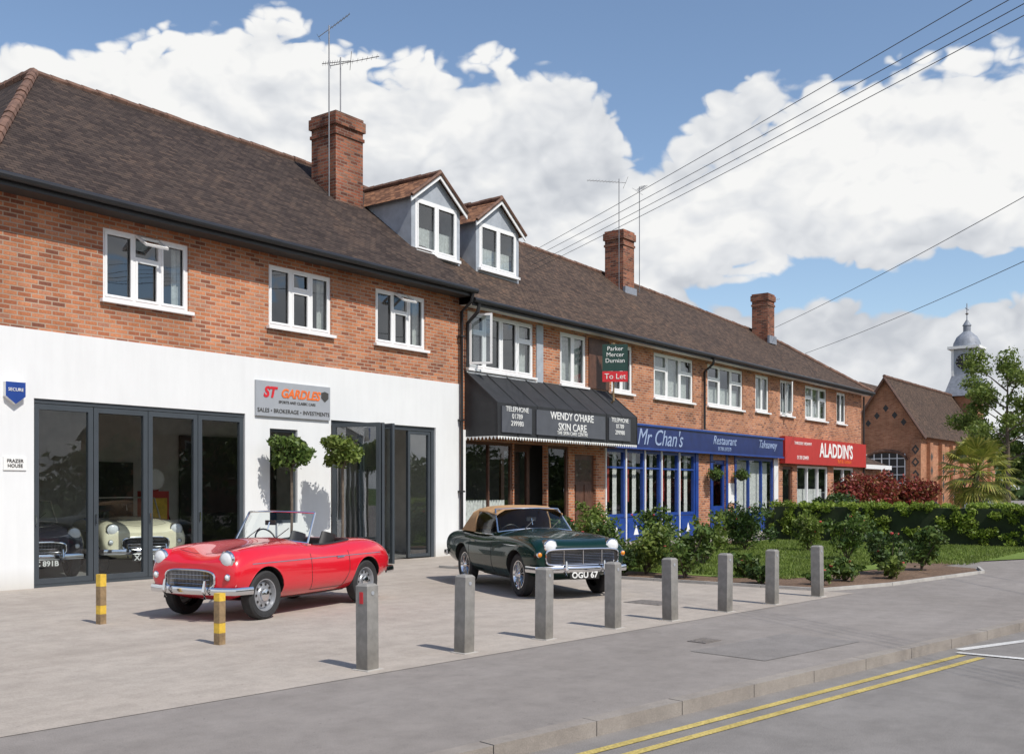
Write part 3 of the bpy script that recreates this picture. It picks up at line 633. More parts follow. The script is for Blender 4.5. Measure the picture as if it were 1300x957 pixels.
text(e,'name_text',"WENDY O'HARE\nSKIN CARE",(22.15,-1.035,3.29),.27,'white',off=.002); text(e,'subtitle',"THE SKIN CARE CENTRE",(22.15,-1.035,3.0),.13,'white')
text(e,'phone_left',"TELEPHONE\n01789\n299980",(19.75,-1.035,3.31),.17,'white'); text(e,'phone_right',"TELEPHONE\n01789\n299980",(24.52,-1.035,3.31),.17,'white')
e=empty('to_let_sign'); a=B(); u=Vector((.55,-.83,0)).normalized(); c0=Vector((25.05,-.55,5.2))
n_=Vector((-.83,-.55,0)).normalized()
a.obox(c0+Vector((0,0,.12)),u*.36,n_*.012,Vector((0,0,.38)),'greenb'); a.obox(c0+Vector((0,0,-.42)),u*.36,n_*.012,Vector((0,0,.15)),'red'); a.tube([(25.1,-.02,3.7),(25.05,-.50,4.1),(25.05,-.50,5.75)],.03,'wood',6); a.build('board',e)
rz_=math.atan2(u.y,u.x)
text(e,'agent_text',"Parker\nMercer\nDurnian",tuple(c0+Vector((0,0,.2))+n_*.018),.17,'white',rot=(R(90),0,rz_)); text(e,'to_let_text',"To Let",tuple(c0+Vector((0,0,-.42))+n_*.018),.22,'white',rot=(R(90),0,rz_))

# ------------------------------------------------------------ bollards and posts
for (x,y) in [(6.31,-9.44),(7.53,-9.51),(8.71,-9.61),(9.87,-9.74),(10.88,-9.92),(12.08,-10.06),(13.25,-10.20),(14.6,-10.33)]:
    e=empty('bollard',(x,y,0),R(random.uniform(-5,5)-3)); e.rotation_euler=(R(random.uniform(-.8,.8)),R(random.uniform(-.8,.8)),e.rotation_euler[2]); b=B(); h=.745; q=.068
    b.box(-q,q,-q,q,0,h-.02,'bollard'); b.add([(-q,-q,h-.02),(q,-q,h-.02),(q,q,h-.02),(-q,q,h-.02),(-q+.02,-q+.02,h),(q-.02,-q+.02,h),(q-.02,q-.02,h),(-q+.02,q-.02,h)],[[0,1,5,4],[1,2,6,5],[2,3,7,6],[3,0,4,7],[4,5,6,7]],'bollard')
    b.box(-q-.03,q+.03,-q-.03,q+.03,0,.010,'concrete'); b.build('post',e); 
    b=B()
    if x<6.5: b.box(-q-.004,-q,-.02,.02,h-.17,h-.07,'red')
    b.lathe((.0,-q,h-.08),(0,-1,0),[(.001,.004),(.018,.004),(.018,0)],'silver' ,10); b.build('reflector',e)
for (x,y,h) in [(6.6,-4.83,.58),(6.44,-7.23,.52)]:
    e=empty('wooden_post',(x,y,0),.1); b=B(); q=.04
    zz=[0,.12,.22,.34,.44,h]
    for i,(a,c) in enumerate(zip(zz[:-1],zz[1:])): b.box(-q,q,-q,q,a,c-.001,'yellow' if i in (1,4) else 'wood')
    b.build('post',e)

# ------------------------------------------------------------ cars
def car_body(parent,st,paintm,wb,Rw,cutters,lev=3):
    vs=[];n=12
    for (x,zb,hb,hm,zm,hs,zs,yf,zf,zc) in st:
        half=[(0,zb),(hb,zb),(hm,zm),(hs,zs),(yf,zf),(yf*.5,(zf+zc)/2+(zc-zf)*.25),(0,zc)]
        ring=half+[(-y,z) for (y,z) in half[5:0:-1]]
        vs+=[(x,y,z) for (y,z) in ring]
    fs=[]
    for i in range(len(st)-1):
        for j in range(n): fs.append([i*n+j,i*n+(j+1)%n,(i+1)*n+(j+1)%n,(i+1)*n+j])
    for o,fl in ((0,False),((len(st)-1)*n,True)):
        cap=[[11,0,1,2,10],[10,2,3,9],[9,3,4,8],[8,4,5,7],[7,5,6]]
        for c in cap: fs.append([o+k for k in (c if fl else c[::-1])])
    me=bpy.data.meshes.new('body'); me.from_pydata(vs,[],fs); me.materials.append(M[paintm]); me.materials.append(M['seat'])
    me.polygons.foreach_set('use_smooth',[True]*len(me.polygons))
    bm=bmesh.new();bm.from_mesh(me);bmesh.ops.recalc_face_normals(bm,faces=bm.faces);bm.to_mesh(me);bm.free()
    ob=bpy.data.objects.new('body',me); sc.collection.objects.link(ob)
    m=ob.modifiers.new('s','SUBSURF');m.levels=lev;m.render_levels=lev
    cs=[]
    def cutobj(bb):
        o=bb.build('cut'); o.data.materials.clear(); o.data.materials.append(M[paintm]);o.data.materials.append(M['seat'])
        o.data.polygons.foreach_set('material_index',[1]*len(o.data.polygons)); 
        bm=bmesh.new();bm.from_mesh(o.data);bmesh.ops.remove_doubles(bm,verts=bm.verts,dist=1e-5);bmesh.ops.recalc_face_normals(bm,faces=bm.faces);bm.to_mesh(o.data);bm.free()
        cs.append(o); mm=ob.modifiers.new('b','BOOLEAN');mm.operation='DIFFERENCE';mm.object=o;mm.solver='EXACT'
    for xw in (0,wb):
        for sg in (-1,1):
            c=B(); c.tube([(xw,sg*.40,Rw+.02),(xw,sg*1.2,Rw+.02)],Rw+.03,'seat',32); cutobj(c)
    for fn in cutters:
        c=B(); fn(c); cutobj(c)
    bpy.context.view_layer.update()
    dg=bpy.context.evaluated_depsgraph_get(); nme=bpy.data.meshes.new_from_object(ob.evaluated_get(dg))
    ob.modifiers.clear(); ob.data=nme; nme.set_sharp_from_angle(angle=R(38))
    for o in cs: bpy.data.objects.remove(o)
    ob.parent=parent
    bv=BVHTree.FromPolygons([v.co.copy() for v in nme.vertices],[list(p.vertices) for p in nme.polygons])
    return ob,bv
def wheel(b,x,y,Rw,sg,wire=False,tw=.075):
    c=(x,y,Rw); ax=(0,sg,0); rr=Rw*.64
    b.lathe(c,ax,[(rr,-tw),(Rw*.9,-tw*1.05),(Rw*.985,-tw*.8),(Rw,-tw*.3),(Rw,tw*.3),(Rw*.985,tw*.8),(Rw*.9,tw*1.05),(Rw*.84,tw*1.0),(Rw*.83,tw*1.02),(rr*1.04,tw*.85),(rr,tw*.7)],'tyre',36)
    b.lathe(c,ax,[(rr*1.03,tw*.86),(rr*.97,tw*.84),(rr*.93,tw*.5),(rr*.88,tw*.1)],'chrome' if wire else 'rim',36)
    if wire:
        b.lathe(c,ax,[(rr*.9,-tw*.2),(.01,-tw*.2)],'seat',24)
        for i in range(30):
            a=2*math.pi*i/30; a2=a+.25*(1 if i%2 else -1)
            b.tube([(x+math.cos(a)*rr*.92,y+sg*tw*(.55 if i%2 else .1),Rw+math.sin(a)*rr*.92),(x+math.cos(a2)*.045,y+sg*tw*(.75),Rw+math.sin(a2)*.045)],.0035,'chrome',4,caps=False)
        b.lathe(c,ax,[(.055,0),(.055,tw*.8),(.03,tw*1.1),(.001,tw*1.15)],'chrome',14)
    else:
        b.lathe(c,ax,[(rr*.89,tw*.1),(rr*.8,tw*.35),(rr*.55,tw*.45),(rr*.5,tw*.6),(.001,tw*.75)],'rim',28)
        for i in range(10):
            a=2*math.pi*i/10; b.lathe((x+math.cos(a)*rr*.69,y+sg*tw*.42,Rw+math.sin(a)*rr*.69),ax,[(.001,.006),(.017,.006)],'seat',8)
        b.lathe(c,ax,[(rr*.42,tw*.55),(rr*.38,tw*.85),(rr*.2,tw*1.0),(.001,tw*1.02)],'chrome',20)
def classic_car(name,loc,rz,S,kind,paintm,plate):
    e=empty(name,loc,rz,S)
    if kind=='a':
        wb,Rw,tr=2.03,.285,.585
        st=[(2.56,.36,.46,.60,.46,.58,.62,.43,.67,.64),(2.50,.29,.57,.68,.46,.65,.69,.50,.78,.71),(2.3,.22,.61,.705,.48,.67,.765,.535,.865,.78),(1.9,.18,.63,.715,.48,.675,.785,.54,.885,.84),(1.45,.16,.63,.705,.48,.67,.775,.53,.875,.92),(1.15,.16,.63,.70,.48,.665,.755,.52,.845,.92),(.8,.16,.63,.70,.48,.665,.73,.51,.81,.84),(.4,.16,.63,.715,.48,.67,.76,.52,.84,.83),(0,.18,.63,.725,.5,.675,.785,.52,.875,.86),(-.35,.23,.61,.71,.5,.65,.77,.50,.85,.85),(-.60,.30,.56,.66,.5,.60,.70,.45,.755,.765),(-.72,.36,.44,.56,.5,.52,.61,.37,.64,.64)]
        ck=(.22,1.18,.49)
    else:
        wb,Rw,tr=2.24,.315,.62
        st=[(2.96,.40,.52,.66,.52,.66,.68,.46,.72,.73),(2.90,.33,.62,.73,.52,.72,.75,.52,.83,.82),(2.6,.25,.67,.76,.52,.735,.81,.56,.89,.87),(2.2,.21,.68,.77,.52,.74,.835,.57,.905,.93),(1.7,.18,.68,.77,.52,.74,.835,.57,.90,.97),(1.35,.18,.68,.77,.52,.74,.83,.56,.895,.97),(1.0,.18,.68,.77,.52,.74,.81,.56,.875,.91),(.5,.18,.68,.77,.52,.74,.81,.56,.88,.89),(0,.20,.68,.775,.54,.74,.83,.56,.90,.89),(-.5,.25,.67,.77,.54,.73,.83,.56,.89,.885),(-.86,.32,.62,.74,.54,.71,.80,.54,.86,.86),(-.96,.38,.52,.67,.54,.65,.72,.46,.76,.76)]
        ck=(.2,1.3,.52)
    cut=lambda c:c.box(ck[0],ck[1],-ck[2],ck[2],.45,1.5,'seat')
    ob,bv=car_body(e,st,paintm,wb,Rw,[cut],3)
    def side(x,z,sg=1,o=.004):
        h=bv.ray_cast(Vector((x,sg*3,z)),Vector((0,-sg,0)))[0]; return Vector((x,(h.y if h else sg*.7)+sg*o,z))
    def front(y,z,o=.004,d=1):
        h=bv.ray_cast(Vector((d*6,y,z)),Vector((-d,0,0)))[0]; return Vector(((h.x if h else 2.5*d)+d*o,y,z))
    def top(x,y,o=.004):
        h=bv.ray_cast(Vector((x,y,3)),Vector((0,0,-1)))[0]; return Vector((x,y,(h.z if h else .8)+o))
    w=B()
    for xw in (0,wb):
        for sg in (-1,1): wheel(w,xw,sg*tr,Rw,sg,kind!='a' or paintm!='pred')
    w.build('wheels',e)
    d=B();fr=st[0][0];rrx=st[-1][0]
    for sg in (-1,1):
        x0,x1=(.42,1.2) if kind=='a' else (.35,1.32)
        zt=.72 if kind=='a' else .81
        path=[(x1,zt),(x1,.5),(x1-.04,.27),(x0+.1,.27),(x0,.45),(x0,zt)]
        pp=[]
        for a,c in zip(path[:-1],path[1:]):
            for k in range(6): pp.append((a[0]+(c[0]-a[0])*k/6,a[1]+(c[1]-a[1])*k/6))
        pp.append(path[-1]); d.tube([side(x,z,sg,.0) for x,z in pp],.0045,'seat',5)
        d.tube([side(x0+.12+.14*k,zt-.07,sg,.012) for k in range(2)],.009,'chrome',6)
        zz=.66 if kind=='a' else .74
        d.tube([side(wb+.25-x*.1,zz,sg,.004) for x in range(0,27 if kind=='a' else 8)],.005,'chrome',5)
        d.tube([side(wb-.36-x*.1,.215,sg,.0) for x in range(0,int((wb-.72)/.1)+1)],.012,'seat',5)
        for xw in (0,wb):
            d.tube([side(xw+math.cos(t)*(Rw+.035),Rw+.02+math.sin(t)*(Rw+.035),sg,-.004) for t in [R(15+150*k/14) for k in range(15)]],.007,paintm,6)
    bx0=1.42 if kind=='a' else 1.55; bx1=fr-.22; by=.40 if kind=='a' else .46
    path=[(bx0,0),(bx0,by),(bx1,by*.92),(bx1+.02,0)]
    for sg in (-1,1):
        pp=[]
        for a,c in zip(path[:-1],path[1:]):
            for k in range(8): pp.append((a[0]+(c[0]-a[0])*k/8,a[1]+(c[1]-a[1])*k/8))
        d.tube([top(x,sg*y,.0) for x,y in pp],.0035,'seat',5)
    if kind=='a': gy,gz,gw,gh,ex=0,.485,.37,.11,.55
    else: gy,gz,gw,gh,ex=0,.60,.57,.115,.35
    rings=5;n=40;gv=[];gf=[]
    def se(t,k):
        c,s_=math.cos(t),math.sin(t); return (gw*k*math.copysign(abs(c)**ex,c),gz+gh*k*math.copysign(abs(s_)**ex,s_))
    for k in range(rings+1):
        for j in range(n):
            y,z=se(2*math.pi*j/n,max(.02,k/rings)); gv.append(front(y,z,.008))
    for k in range(rings):
        for j in range(n): gf.append([k*n+j,k*n+(j+1)%n,(k+1)*n+(j+1)%n,(k+1)*n+j])
    d.add(gv,gf,'seat',True)
    d.tube([front(*se(2*math.pi*j/n,1.),.015) for j in range(n+1)],.013,'chrome',8,caps=False)
    if kind=='a':
        for k in range(-16,17):
            y=k*.021; hh=gh*(max(0,1-(abs(y)/gw)**(2/ex)))**(ex/2)
            d.tube([front(y,gz-hh,.016),front(y,gz,.018),front(y,gz+hh,.016)],.003,'chrome',4)
        for k in (-.05,0,.05): d.tube([front(y*.05,gz+k,.019) for y in range(-6,7)],.003,'chrome',4)
        hl=[(.50,.715,.09)]
    else:
        for k in range(-4,5): d.tube([front(y*.05,gz+k*.022,.017) for y in range(-10,11)],.0028,'chrome',4)
        for k in (-.3,0,.3): d.tube([front(k,gz-.1,.02),front(k,gz+.1,.02)],.006,'chrome',4)
        hl=[(.49,.755,.088)]
    for (y,z,r_) in hl:
        for sg in (-1,1):
            p=front(sg*y,z,0); c=(p.x-.04,sg*y,z)
            d.lathe(c,(1,0,0),[(r_*1.0,-.25),(r_*1.14,-.04),(r_*1.12,.03)],paintm,24)
            d.lathe(c,(1,0,0),[(r_*1.14,.02),(r_*1.15,.04),(r_*1.02,.055),(r_*.95,.045)],'chrome',28)
            d.lathe(c,(1,0,0),[(r_*.98,.045),(r_*.8,.060),(r_*.45,.072),(.001,.076)],'lens',24)
    for sg in (-1,1):
        y,z=(.54,.52) if kind=='a' else (.66,.64)
        p=front(sg*y,z,0); d.lathe(p,(1,0,0),[(.04,-.03),(.042,.01),(.034,.02)],'chrome',16); d.lathe(p,(1,0,0),[(.034,.016),(.02,.03),(.001,.034)],'lens' if kind=='a' else 'amber',14)
    bz=.36 if kind=='a' else .43; bw=.63 if kind=='a' else .71
    def arc(x,sg,bw,bz,cur=.10,wrap=.24):
        pts=[(x-sg*(cur+wrap),-bw-.05,bz)]
        for k in range(-8,9):
            t=k/8; pts.append((x-sg*cur*t*t,bw*t,bz))
        pts.append((x-sg*(cur+wrap),bw+.05,bz)); return pts
    d.tube(arc(fr+.06,1,bw,bz),.018,'chrome',10,r2=.045)
    d.tube(arc(rrx-.06,-1,bw,bz+.05),.018,'chrome',10,r2=.045)
    for sg in (-1,1):
        for xx,f in ((fr+.085,1),(rrx-.085,-1)):
            zz=bz if f>0 else bz+.05
            d.tube([(xx,sg*.30,zz-.085),(xx+f*.015,sg*.30,zz),(xx,sg*.30,zz+.12)],.024,'chrome',10,r2=.03,taper=[.7,1.1,.55])
        d.tube([(fr+.05,sg*.3,bz),(fr-.15,sg*.3,bz+.02)],.015,'seat',6)
        d.lathe((rrx+.0,sg*.46,.60),(-1,0,0),[(.045,-.05),(.045,.02),(.001,.04)],'red',14)
    px=fr+.05; pz=bz-(.10 if kind=='a' else .085)
    if paintm!='pred':
        d.box(px,px+.01,-.23,.23,pz-.055,pz+.055,'seat')
        text(e,'number_plate_text',plate,(px+.013,0,pz),.115,'platew',rot=(R(90),0,R(90)),off=.003)
    d.build('trim',e)
    g=B();gg=B()
    if kind=='a': wx,wz,wt,wh,wy,wyt=1.30,.89,1.08,1.23,.58,.53
    else: wx,wz,wt,wh,wy,wyt=1.46,.95,1.13,1.26,.63,.54
    K=8; bot=[];tp=[]
    for k in range(-K,K+1):
        t=k/K; c=.14*t*t
        bot.append(Vector((wx-c,wy*t,wz-.05*t*t)));tp.append(Vector((wt-c,wyt*t,wh-.015*t*t)))
    for i in range(2*K): gg.poly([bot[i],bot[i+1],tp[i+1],tp[i]],'glassc')
    g.tube(bot,.014,'chrome',8);g.tube(tp,.012,'chrome',8);g.tube([bot[0],tp[0]],.014,'chrome',8);g.tube([bot[-1],tp[-1]],.014,'chrome',8)
    for s_ in (-.25,.2): g.tube([(wx+.03,s_,wz-.0),(wx-.03,s_+.18,wz+.14)],.005,'seat',4)
    g.build('windscreen_frame',e); gg.build('windscreen_glass',e)
    i_=B()
    for sg in (-1,1):
        i_.tube([(.45,sg*.25,.5),(.85,sg*.25,.52)],.2,'seat',12,r2=.07)
        i_.tube([(.42,sg*.25,.5),(.33,sg*.25,.72),(.28,sg*.25,.93)],.07,'seat',12,r2=.19,taper=[1,1,.75])
    i_.box(ck[1]-.06,ck[1]+.02,-ck[2]+.01,ck[2]-.01,.66,.88,'seat')
    i_.tube([Vector((.93+.05*math.sin(a),-.27+.17*math.cos(a),.84+.16*math.sin(a))) for a in [2*math.pi*k/20 for k in range(21)]],.011,'seat',6,caps=False)
    i_.tube([(.93,-.27,.84),(1.12,-.27,.76)],.02,'seat',6); i_.tube([(.93,-.43,.84),(.93,-.11,.84)],.007,'chrome',5)
    i_.tube([(1.22,-.0,1.0),(1.18,.0,1.1)],.008,'chrome',5); i_.box(1.14,1.17,-.08,.08,1.06,1.12,'seat')
    pts=[top(ck[1]-.2-.1*k,(ck[2]+.02),-.0) for k in range(int((ck[1]-ck[0]-.15)/.1))]+[top(ck[0]-.03,ck[2]*(1-k/6),0) for k in range(0,13)]+[top(ck[0]+.0+.1*k,-(ck[2]+.02),0) for k in range(int((ck[1]-ck[0]-.15)/.1))]
    i_.tube(pts,.018,'seat',6)
    i_.build('cockpit',e)
    if kind=='b' :
        h=B(); gl=B()
        secs=[(1.13,.54,1.255,.88),(.8,.57,1.295,.88),(.45,.575,1.30,.89),(.12,.565,1.26,.90),(-.10,.55,1.12,.90),(-.30,.53,.92,.89)]
        rings_=[]
        for (x,hw,zt,zb_) in secs:
            pr=[(hw+.10,zb_-.02),(hw+.075,zb_+(zt-zb_)*.45),(hw+.02,zt-.09 if zt>1 else zt-.01),(hw*.8,zt-.02 if zt>1 else zt),(hw*.4,zt),(0,zt+.003)]
            rings_.append([Vector((x,y,z)) for y,z in pr]+[Vector((x,-y,z)) for y,z in pr[-2::-1]])
        m_=len(rings_[0])
        vs=[v for r_ in rings_ for v in r_]; tf=[];gf=[]
        for i in range(len(secs)-1):
            for j in range(m_-1):
                q=[i*m_+j,i*m_+j+1,(i+1)*m_+j+1,(i+1)*m_+j]
                sidej=j in (0,1,m_-2,m_-3)
                if sidej and i<2: gf.append(q)
                else: tf.append(q)
        h.add(vs,tf,'tan',True); h.poly([vs[(len(secs)-1)*m_+j] for j in range(m_)],'tan')
        gl.add(vs,gf,'glassc',True); h.build('soft_top',e,60); gl.build('side_glass',e)
        h=B(); 
        for sg in (0,-1):
            rr_=[r_[0] if sg==0 else r_[-1] for r_ in rings_]; r2=[r_[2] if sg==0 else r_[-3] for r_ in rings_]
            h.tube([r2[0],r2[1],r2[2]],.012,'tan',6); h.tube([rr_[2],(rings_[2][1] if sg==0 else rings_[2][-2]),r2[2]],.012,'tan',6); h.tube([rr_[0],rr_[1],rr_[2]],.01,'chrome',6)
        for i in (1,3): h.tube(rings_[i][2:-2],.009,'tan',6)
        h.build('hood_frame',e)
    return e
classic_car('vintage_red_roadster',(9.95,-4.98,.004),R(190.5),1.03,'a','pred','PNX 960')
classic_car('vintage_green_convertible',(13.69,-5.25,.004),R(-120),1.0,'b','pgreen','OGU 67')
classic_car('vintage_cream_roadster',(11.9,3.55,.03),R(250),1.12,'a','pcream','XAC 12')
classic_car('vintage_dark_roadster',(9.7,3.6,.03),R(255),1.08,'a','pdark','BYC 891B')
e=empty('vintage_petrol_pump',(12.9,3.6,.03)); b=B(); b.box(-.25,.25,-.2,.2,0,1.5,'redsign'); b.box(-.2,.2,-.21,-.2,.9,1.35,'yellow'); b.lathe((0,0,1.75),(0,-1,0),[(.001,.08),(.22,.08),(.24,0),(.22,-.08),(.001,-.08)],'white',20); b.tube([(.25,-.1,1.1),(.38,-.15,.7),(.3,-.15,.4),(.27,-.1,.9)],.02,'seat',6); b.box(-.1,.1,-.05,.05,1.5,1.58,'redsign'); b.build('body',e)
e=empty('office_desk',(16.9,3.2,.03)); b=B(); b.box(-.8,.8,-.35,.35,.7,.75,'brown'); b.box(-.75,-.7,-.3,.3,0,.7,'brown'); b.box(.7,.75,-.3,.3,0,.7,'brown'); b.box(-.7,.7,.2,.23,.2,.7,'brown'); b.box(-.2,.25,-.02,.01,.82,1.1,'seat'); b.box(0,.05,-.02,.02,.75,.82,'seat'); b.build('desk',e)

def modern_car(name,loc,rz,paintm):
    e=empty(name,loc,rz); wb,Rw=2.6,.32
    st=[(3.4,.35,.6,.78,.5,.74,.62,.5,.66,.68),(3.2,.25,.7,.86,.5,.82,.72,.6,.80,.84),(2.6,.2,.74,.88,.5,.84,.84,.62,.92,.96),(1.9,.18,.74,.89,.5,.86,.88,.66,.96,1.02),(.8,.18,.74,.89,.5,.86,.9,.66,.98,1.0),(0,.2,.74,.89,.5,.86,.93,.66,1.0,1.02),(-.6,.3,.7,.85,.55,.82,.9,.6,.97,1.0),(-.78,.4,.6,.78,.6,.74,.8,.5,.85,.85)]
    car_body(e,st,paintm,wb,Rw,[],2)
    h=B();secs=[(2.1,.70,.98),(1.3,.6,1.42),(.5,.6,1.46),(-.3,.58,1.4),(-.65,.68,.98)]
    rg=[]
    for (x,hw,z) in secs: rg.append([(x,.74,.92),(x,hw,z-.06 if z>1 else z-.02),(x,hw*.8,z),(x,-hw*.8,z),(x,-hw,z-.06 if z>1 else z-.02),(x,-.74,.92)])
    vs=[v for r_ in rg for v in r_]
    for i in range(4):
        for j in range(5):
            q=[i*6+j,i*6+j+1,(i+1)*6+j+1,(i+1)*6+j]; glz= j in (0,4) or i in (0,3)
            h.add([vs[k] for k in q],[[0,1,2,3]],'seat' if glz else paintm,True)
    for i in range(5):
        for s_ in (0,3): h.tube([rg[i][0 if s_==0 else 5],rg[i][1 if s_==0 else 4]],.03,paintm,6)
    h.build('cabin',e,50); w=B()
    for xw in (0,wb):
        for sg in (-1,1): wheel(w,xw,sg*.76,Rw,sg,False,.1)
    w.build('wheels',e); d=B()
    for sg in (-1,1): d.lathe((3.25,sg*.6,.68),(1,.2*sg,.1),[(.11,-.05),(.1,.04),(.001,.07)],'lens',14); d.lathe((-.72,sg*.66,.85),(-1,.2*sg,0),[(.1,-.05),(.1,.03),(.001,.05)],'red',12)
    d.box(3.36,3.4,-.26,.26,.42,.53,'white'); d.build('lamps',e)
modern_car('parked_dark_car',(50.5,-1.8,0),R(200),'pdark'); modern_car('parked_silver_car',(57.5,-3.2,0),R(190),'psilver')

# ------------------------------------------------------------ topiary, garden, hedges
for i,(x,y,z,rr) in enumerate([(13.1,-.6,2.27,.40),(14.05,-1.0,2.3,.38)]):
    e=empty('potted_bay_tree',(x,y,.004)); b=B(); b.add([(-.2,-.2,0),(.2,-.2,0),(.2,.2,0),(-.2,.2,0),(-.26,-.26,.5),(.26,-.26,.5),(.26,.26,.5),(-.26,.26,.5)],[[0,1,5,4],[1,2,6,5],[2,3,7,6],[3,0,4,7],[4,5,6,7]],'grey')
    b.tube([(0,0,.45),(.02,.01,1.2),(0,0,2.1)],.025,'bark',8)
    for k in range(10): a=k*2.4; b.tube([(0,0,1.95),(math.cos(a)*rr*.7,math.sin(a)*rr*.7,z+rr*.6*math.sin(k*1.7))],.008,'bark',5)
    b.build('pot_and_stem',e); leaves('crown',e,[(0,0,z,rr*.9,rr*.9,rr*.8)]+[(math.cos(k*2.4)*rr*.75,math.sin(k*2.4)*rr*.75,z+rr*.5*math.sin(k*1.9),rr*.38,rr*.38,rr*.33) for k in range(9)],2800,.045,'leafl' if i else 'leaf',i+20,.2)
BS=[(17.1,-5.1,.95,1.2),(16.5,-6.4,.95,1.2),(16.1,-7.4,.95,1.1),(17.3,-4.0,1.0,1.2),(18.6,-5.6,.6,.8),(19.2,-6.2,1.15,1.0),(21.5,-3.8,1.2,1.2),(24.4,-4.8,1.1,1.5),(26.5,-3.6,1.0,1.3),(25.1,-6.2,1.0,1.0),(22.4,-8.1,1.05,1.1),(19.2,-10.0,.75,.9),(20.4,-10.2,.85,.9),(20,-2.9,1.35,1.1),(16.9,-8.2,.45,.6),(15.9,-8.9,.3,.5),(17.3,-9.8,.4,.6),(18.2,-10.3,.35,.5),(16.3,-9.7,.25,.4),(15.9,-6.2,.5,.6),(24,-9.3,.45,.7),(15.9,-5.2,.4,.5),(16.0,-4.0,.5,.5)]
for i,(x,y,h,wd) in enumerate(BS): bush('rose_bush',x,y,h*.93,wd,['leaf','leafl','leaf','leafd'][i%4],int(1150*max(.4,wd)**1.5),.05,i+40,True)
def hedge(name,x0,x1,y0,y1,h,n,seed,mat='hedge'):
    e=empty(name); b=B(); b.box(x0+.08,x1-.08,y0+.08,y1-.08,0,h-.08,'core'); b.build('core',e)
    rg=np.random.default_rng(seed); bl=[]
    areas=[((x1-x0)*(y1-y0),'t'),((y1-y0)*h,'x0'),((y1-y0)*h,'x1'),((x1-x0)*h,'y0'),((x1-x0)*h,'y1')]
    tot=sum(a for a,_ in areas); k=int(tot/.10)
    for a,s_ in areas:
        for _ in range(int(k*a/tot)):
            x=rg.uniform(x0,x1);y=rg.uniform(y0,y1);z=rg.uniform(.08,h)
            if s_=='t': z=h-.05
            if s_=='x0': x=x0+.05
            if s_=='x1': x=x1-.05
            if s_=='y0': y=y0+.05
            if s_=='y1': y=y1-.05
            r_=rg.uniform(.13,.2); bl.append((x,y,z,r_,r_,r_*rg.uniform(.6,.9)))
    leaves('foliage',e,bl,n,.045,mat,seed,.3)
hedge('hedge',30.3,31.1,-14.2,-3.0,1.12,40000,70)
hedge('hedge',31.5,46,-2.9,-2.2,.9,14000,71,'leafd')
for i,(x,y,h,wd) in enumerate([(36.5,-3.3,1.95,1.9),(39.2,-3.5,2.0,1.9),(41.2,-4.0,1.85,1.7),(34,-3.6,1.2,1.4)]): bush('red_shrub' if i<3 else 'shrub',x,y,h,wd,'leafr' if i<3 else 'leafd',5000,.07,i+90,solid=True)
for i,(x,z) in enumerate([(31.9,2.05),(34.0,2.05)]):
    e=empty('hanging_basket',(x,-.35,z)); b=B(); b.lathe((0,0,0),(0,0,1),[(.02,-.18),(.15,-.1),(.2,0)],'core',12); b.tube([(0,0,.45),(0,.33,.45)],.012,'black',5); b.tube([(.18,0,0),(0,0,.45),(-.18,0,0)],.005,'black',4); b.build('basket',e); leaves('flowers',e,[(0,0,.05,.28,.28,.2)],900,.04,'leaf',i+5,.2)
def palm(x,y,h,cr):
    e=empty('palm_tree',(x,y,0)); b=B(); rg=random.Random(3)
    b.tube([(0,0,0),(.05,0,h*.35),(0,.05,h*.7),(0,0,h)],.2,'bark',12,taper=[1.1,1,.95,.7])
    lf=B()
    for i in range(46):
        an=i*2.4; el=R(80-140*(i/46)); L=cr*rg.uniform(.5,.65)
        u=Vector((math.cos(an)*math.cos(el),math.sin(an)*math.cos(el),math.sin(el)))
        p0=Vector((0,0,h)); p1=p0+u*L+Vector((0,0,-.1*L)); b.tube([p0,p0+u*L*.5,p1],.018,'palm',5)
        sd=u.cross(Vector((0,0,1))).normalized(); up=sd.cross(u)
        for k in range(-9,10):
            t=R(k*9.5); v=(u*math.cos(t)+sd*math.sin(t)).normalized(); q=p1+v*cr*.26; tip=p1+v*cr*.5*(1-.02*abs(k))+Vector((0,0,-.16*cr*rg.uniform(.4,1.2)))
            s_=v.cross(up).normalized()*.035
            lf.add([p1,q-s_,tip,q+s_],[[0,1,2,3]],'palm')
    b.build('trunk',e); lf.build('fronds',e)
palm(45.0,-5.7,2.3,1.75)
tree('birch_tree',62.6,-3.4,9.2,3.3,'leafl',15000,.10,5,.14,.3)
tree('young_tree',67,-7.5,8.2,3.0,'leafl',9000,.12,8,.14)
tree('garden_tree',70,-3.4,5.2,2.6,'leaf',8000,.12,9,.14)
hedge('hedge',56,70,-7.6,-6.8,1.9,10000,75,'leafd')

# ------------------------------------------------------------ hall with clock tower
E4=empty('brick_hall'); b=B(); hx0,hx1,hy0,hy1=72,94,3.8,8.6; ym=(hy0+hy1)/2; he,hp=5.6,9.3
b.poly([(hx0,hy1,0),(hx0,hy0,0),(hx0,hy0,he),(hx0,ym,hp),(hx0,hy1,he)],'brickhall')
b.poly([(hx0,hy0,0),(hx1,hy0,0),(hx1,hy0,he),(hx0,hy0,he)],'brickhall'); b.poly([(hx1,hy0,0),(hx1,hy1,0),(hx1,hy1,he),(hx1,ym,hp),(hx1,hy0,he)],'brickhall'); b.poly([(hx0,hy1,0),(hx0,hy1,he),(hx1,hy1,he),(hx1,hy1,0)],'brickhall')
o=.35;k=(hp-he)/(ym-hy0)
b.poly([(hx0-o,hy0-o,he-k*o+.06),(hx1+o,hy0-o,he-k*o+.06),(hx1+o,ym,hp+.06),(hx0-o,ym,hp+.06)],'tile2'); b.poly([(hx1+o,hy1+o,he-k*o+.06),(hx0-o,hy1+o,he-k*o+.06),(hx0-o,ym,hp+.06),(hx1+o,ym,hp+.06)],'tile2')
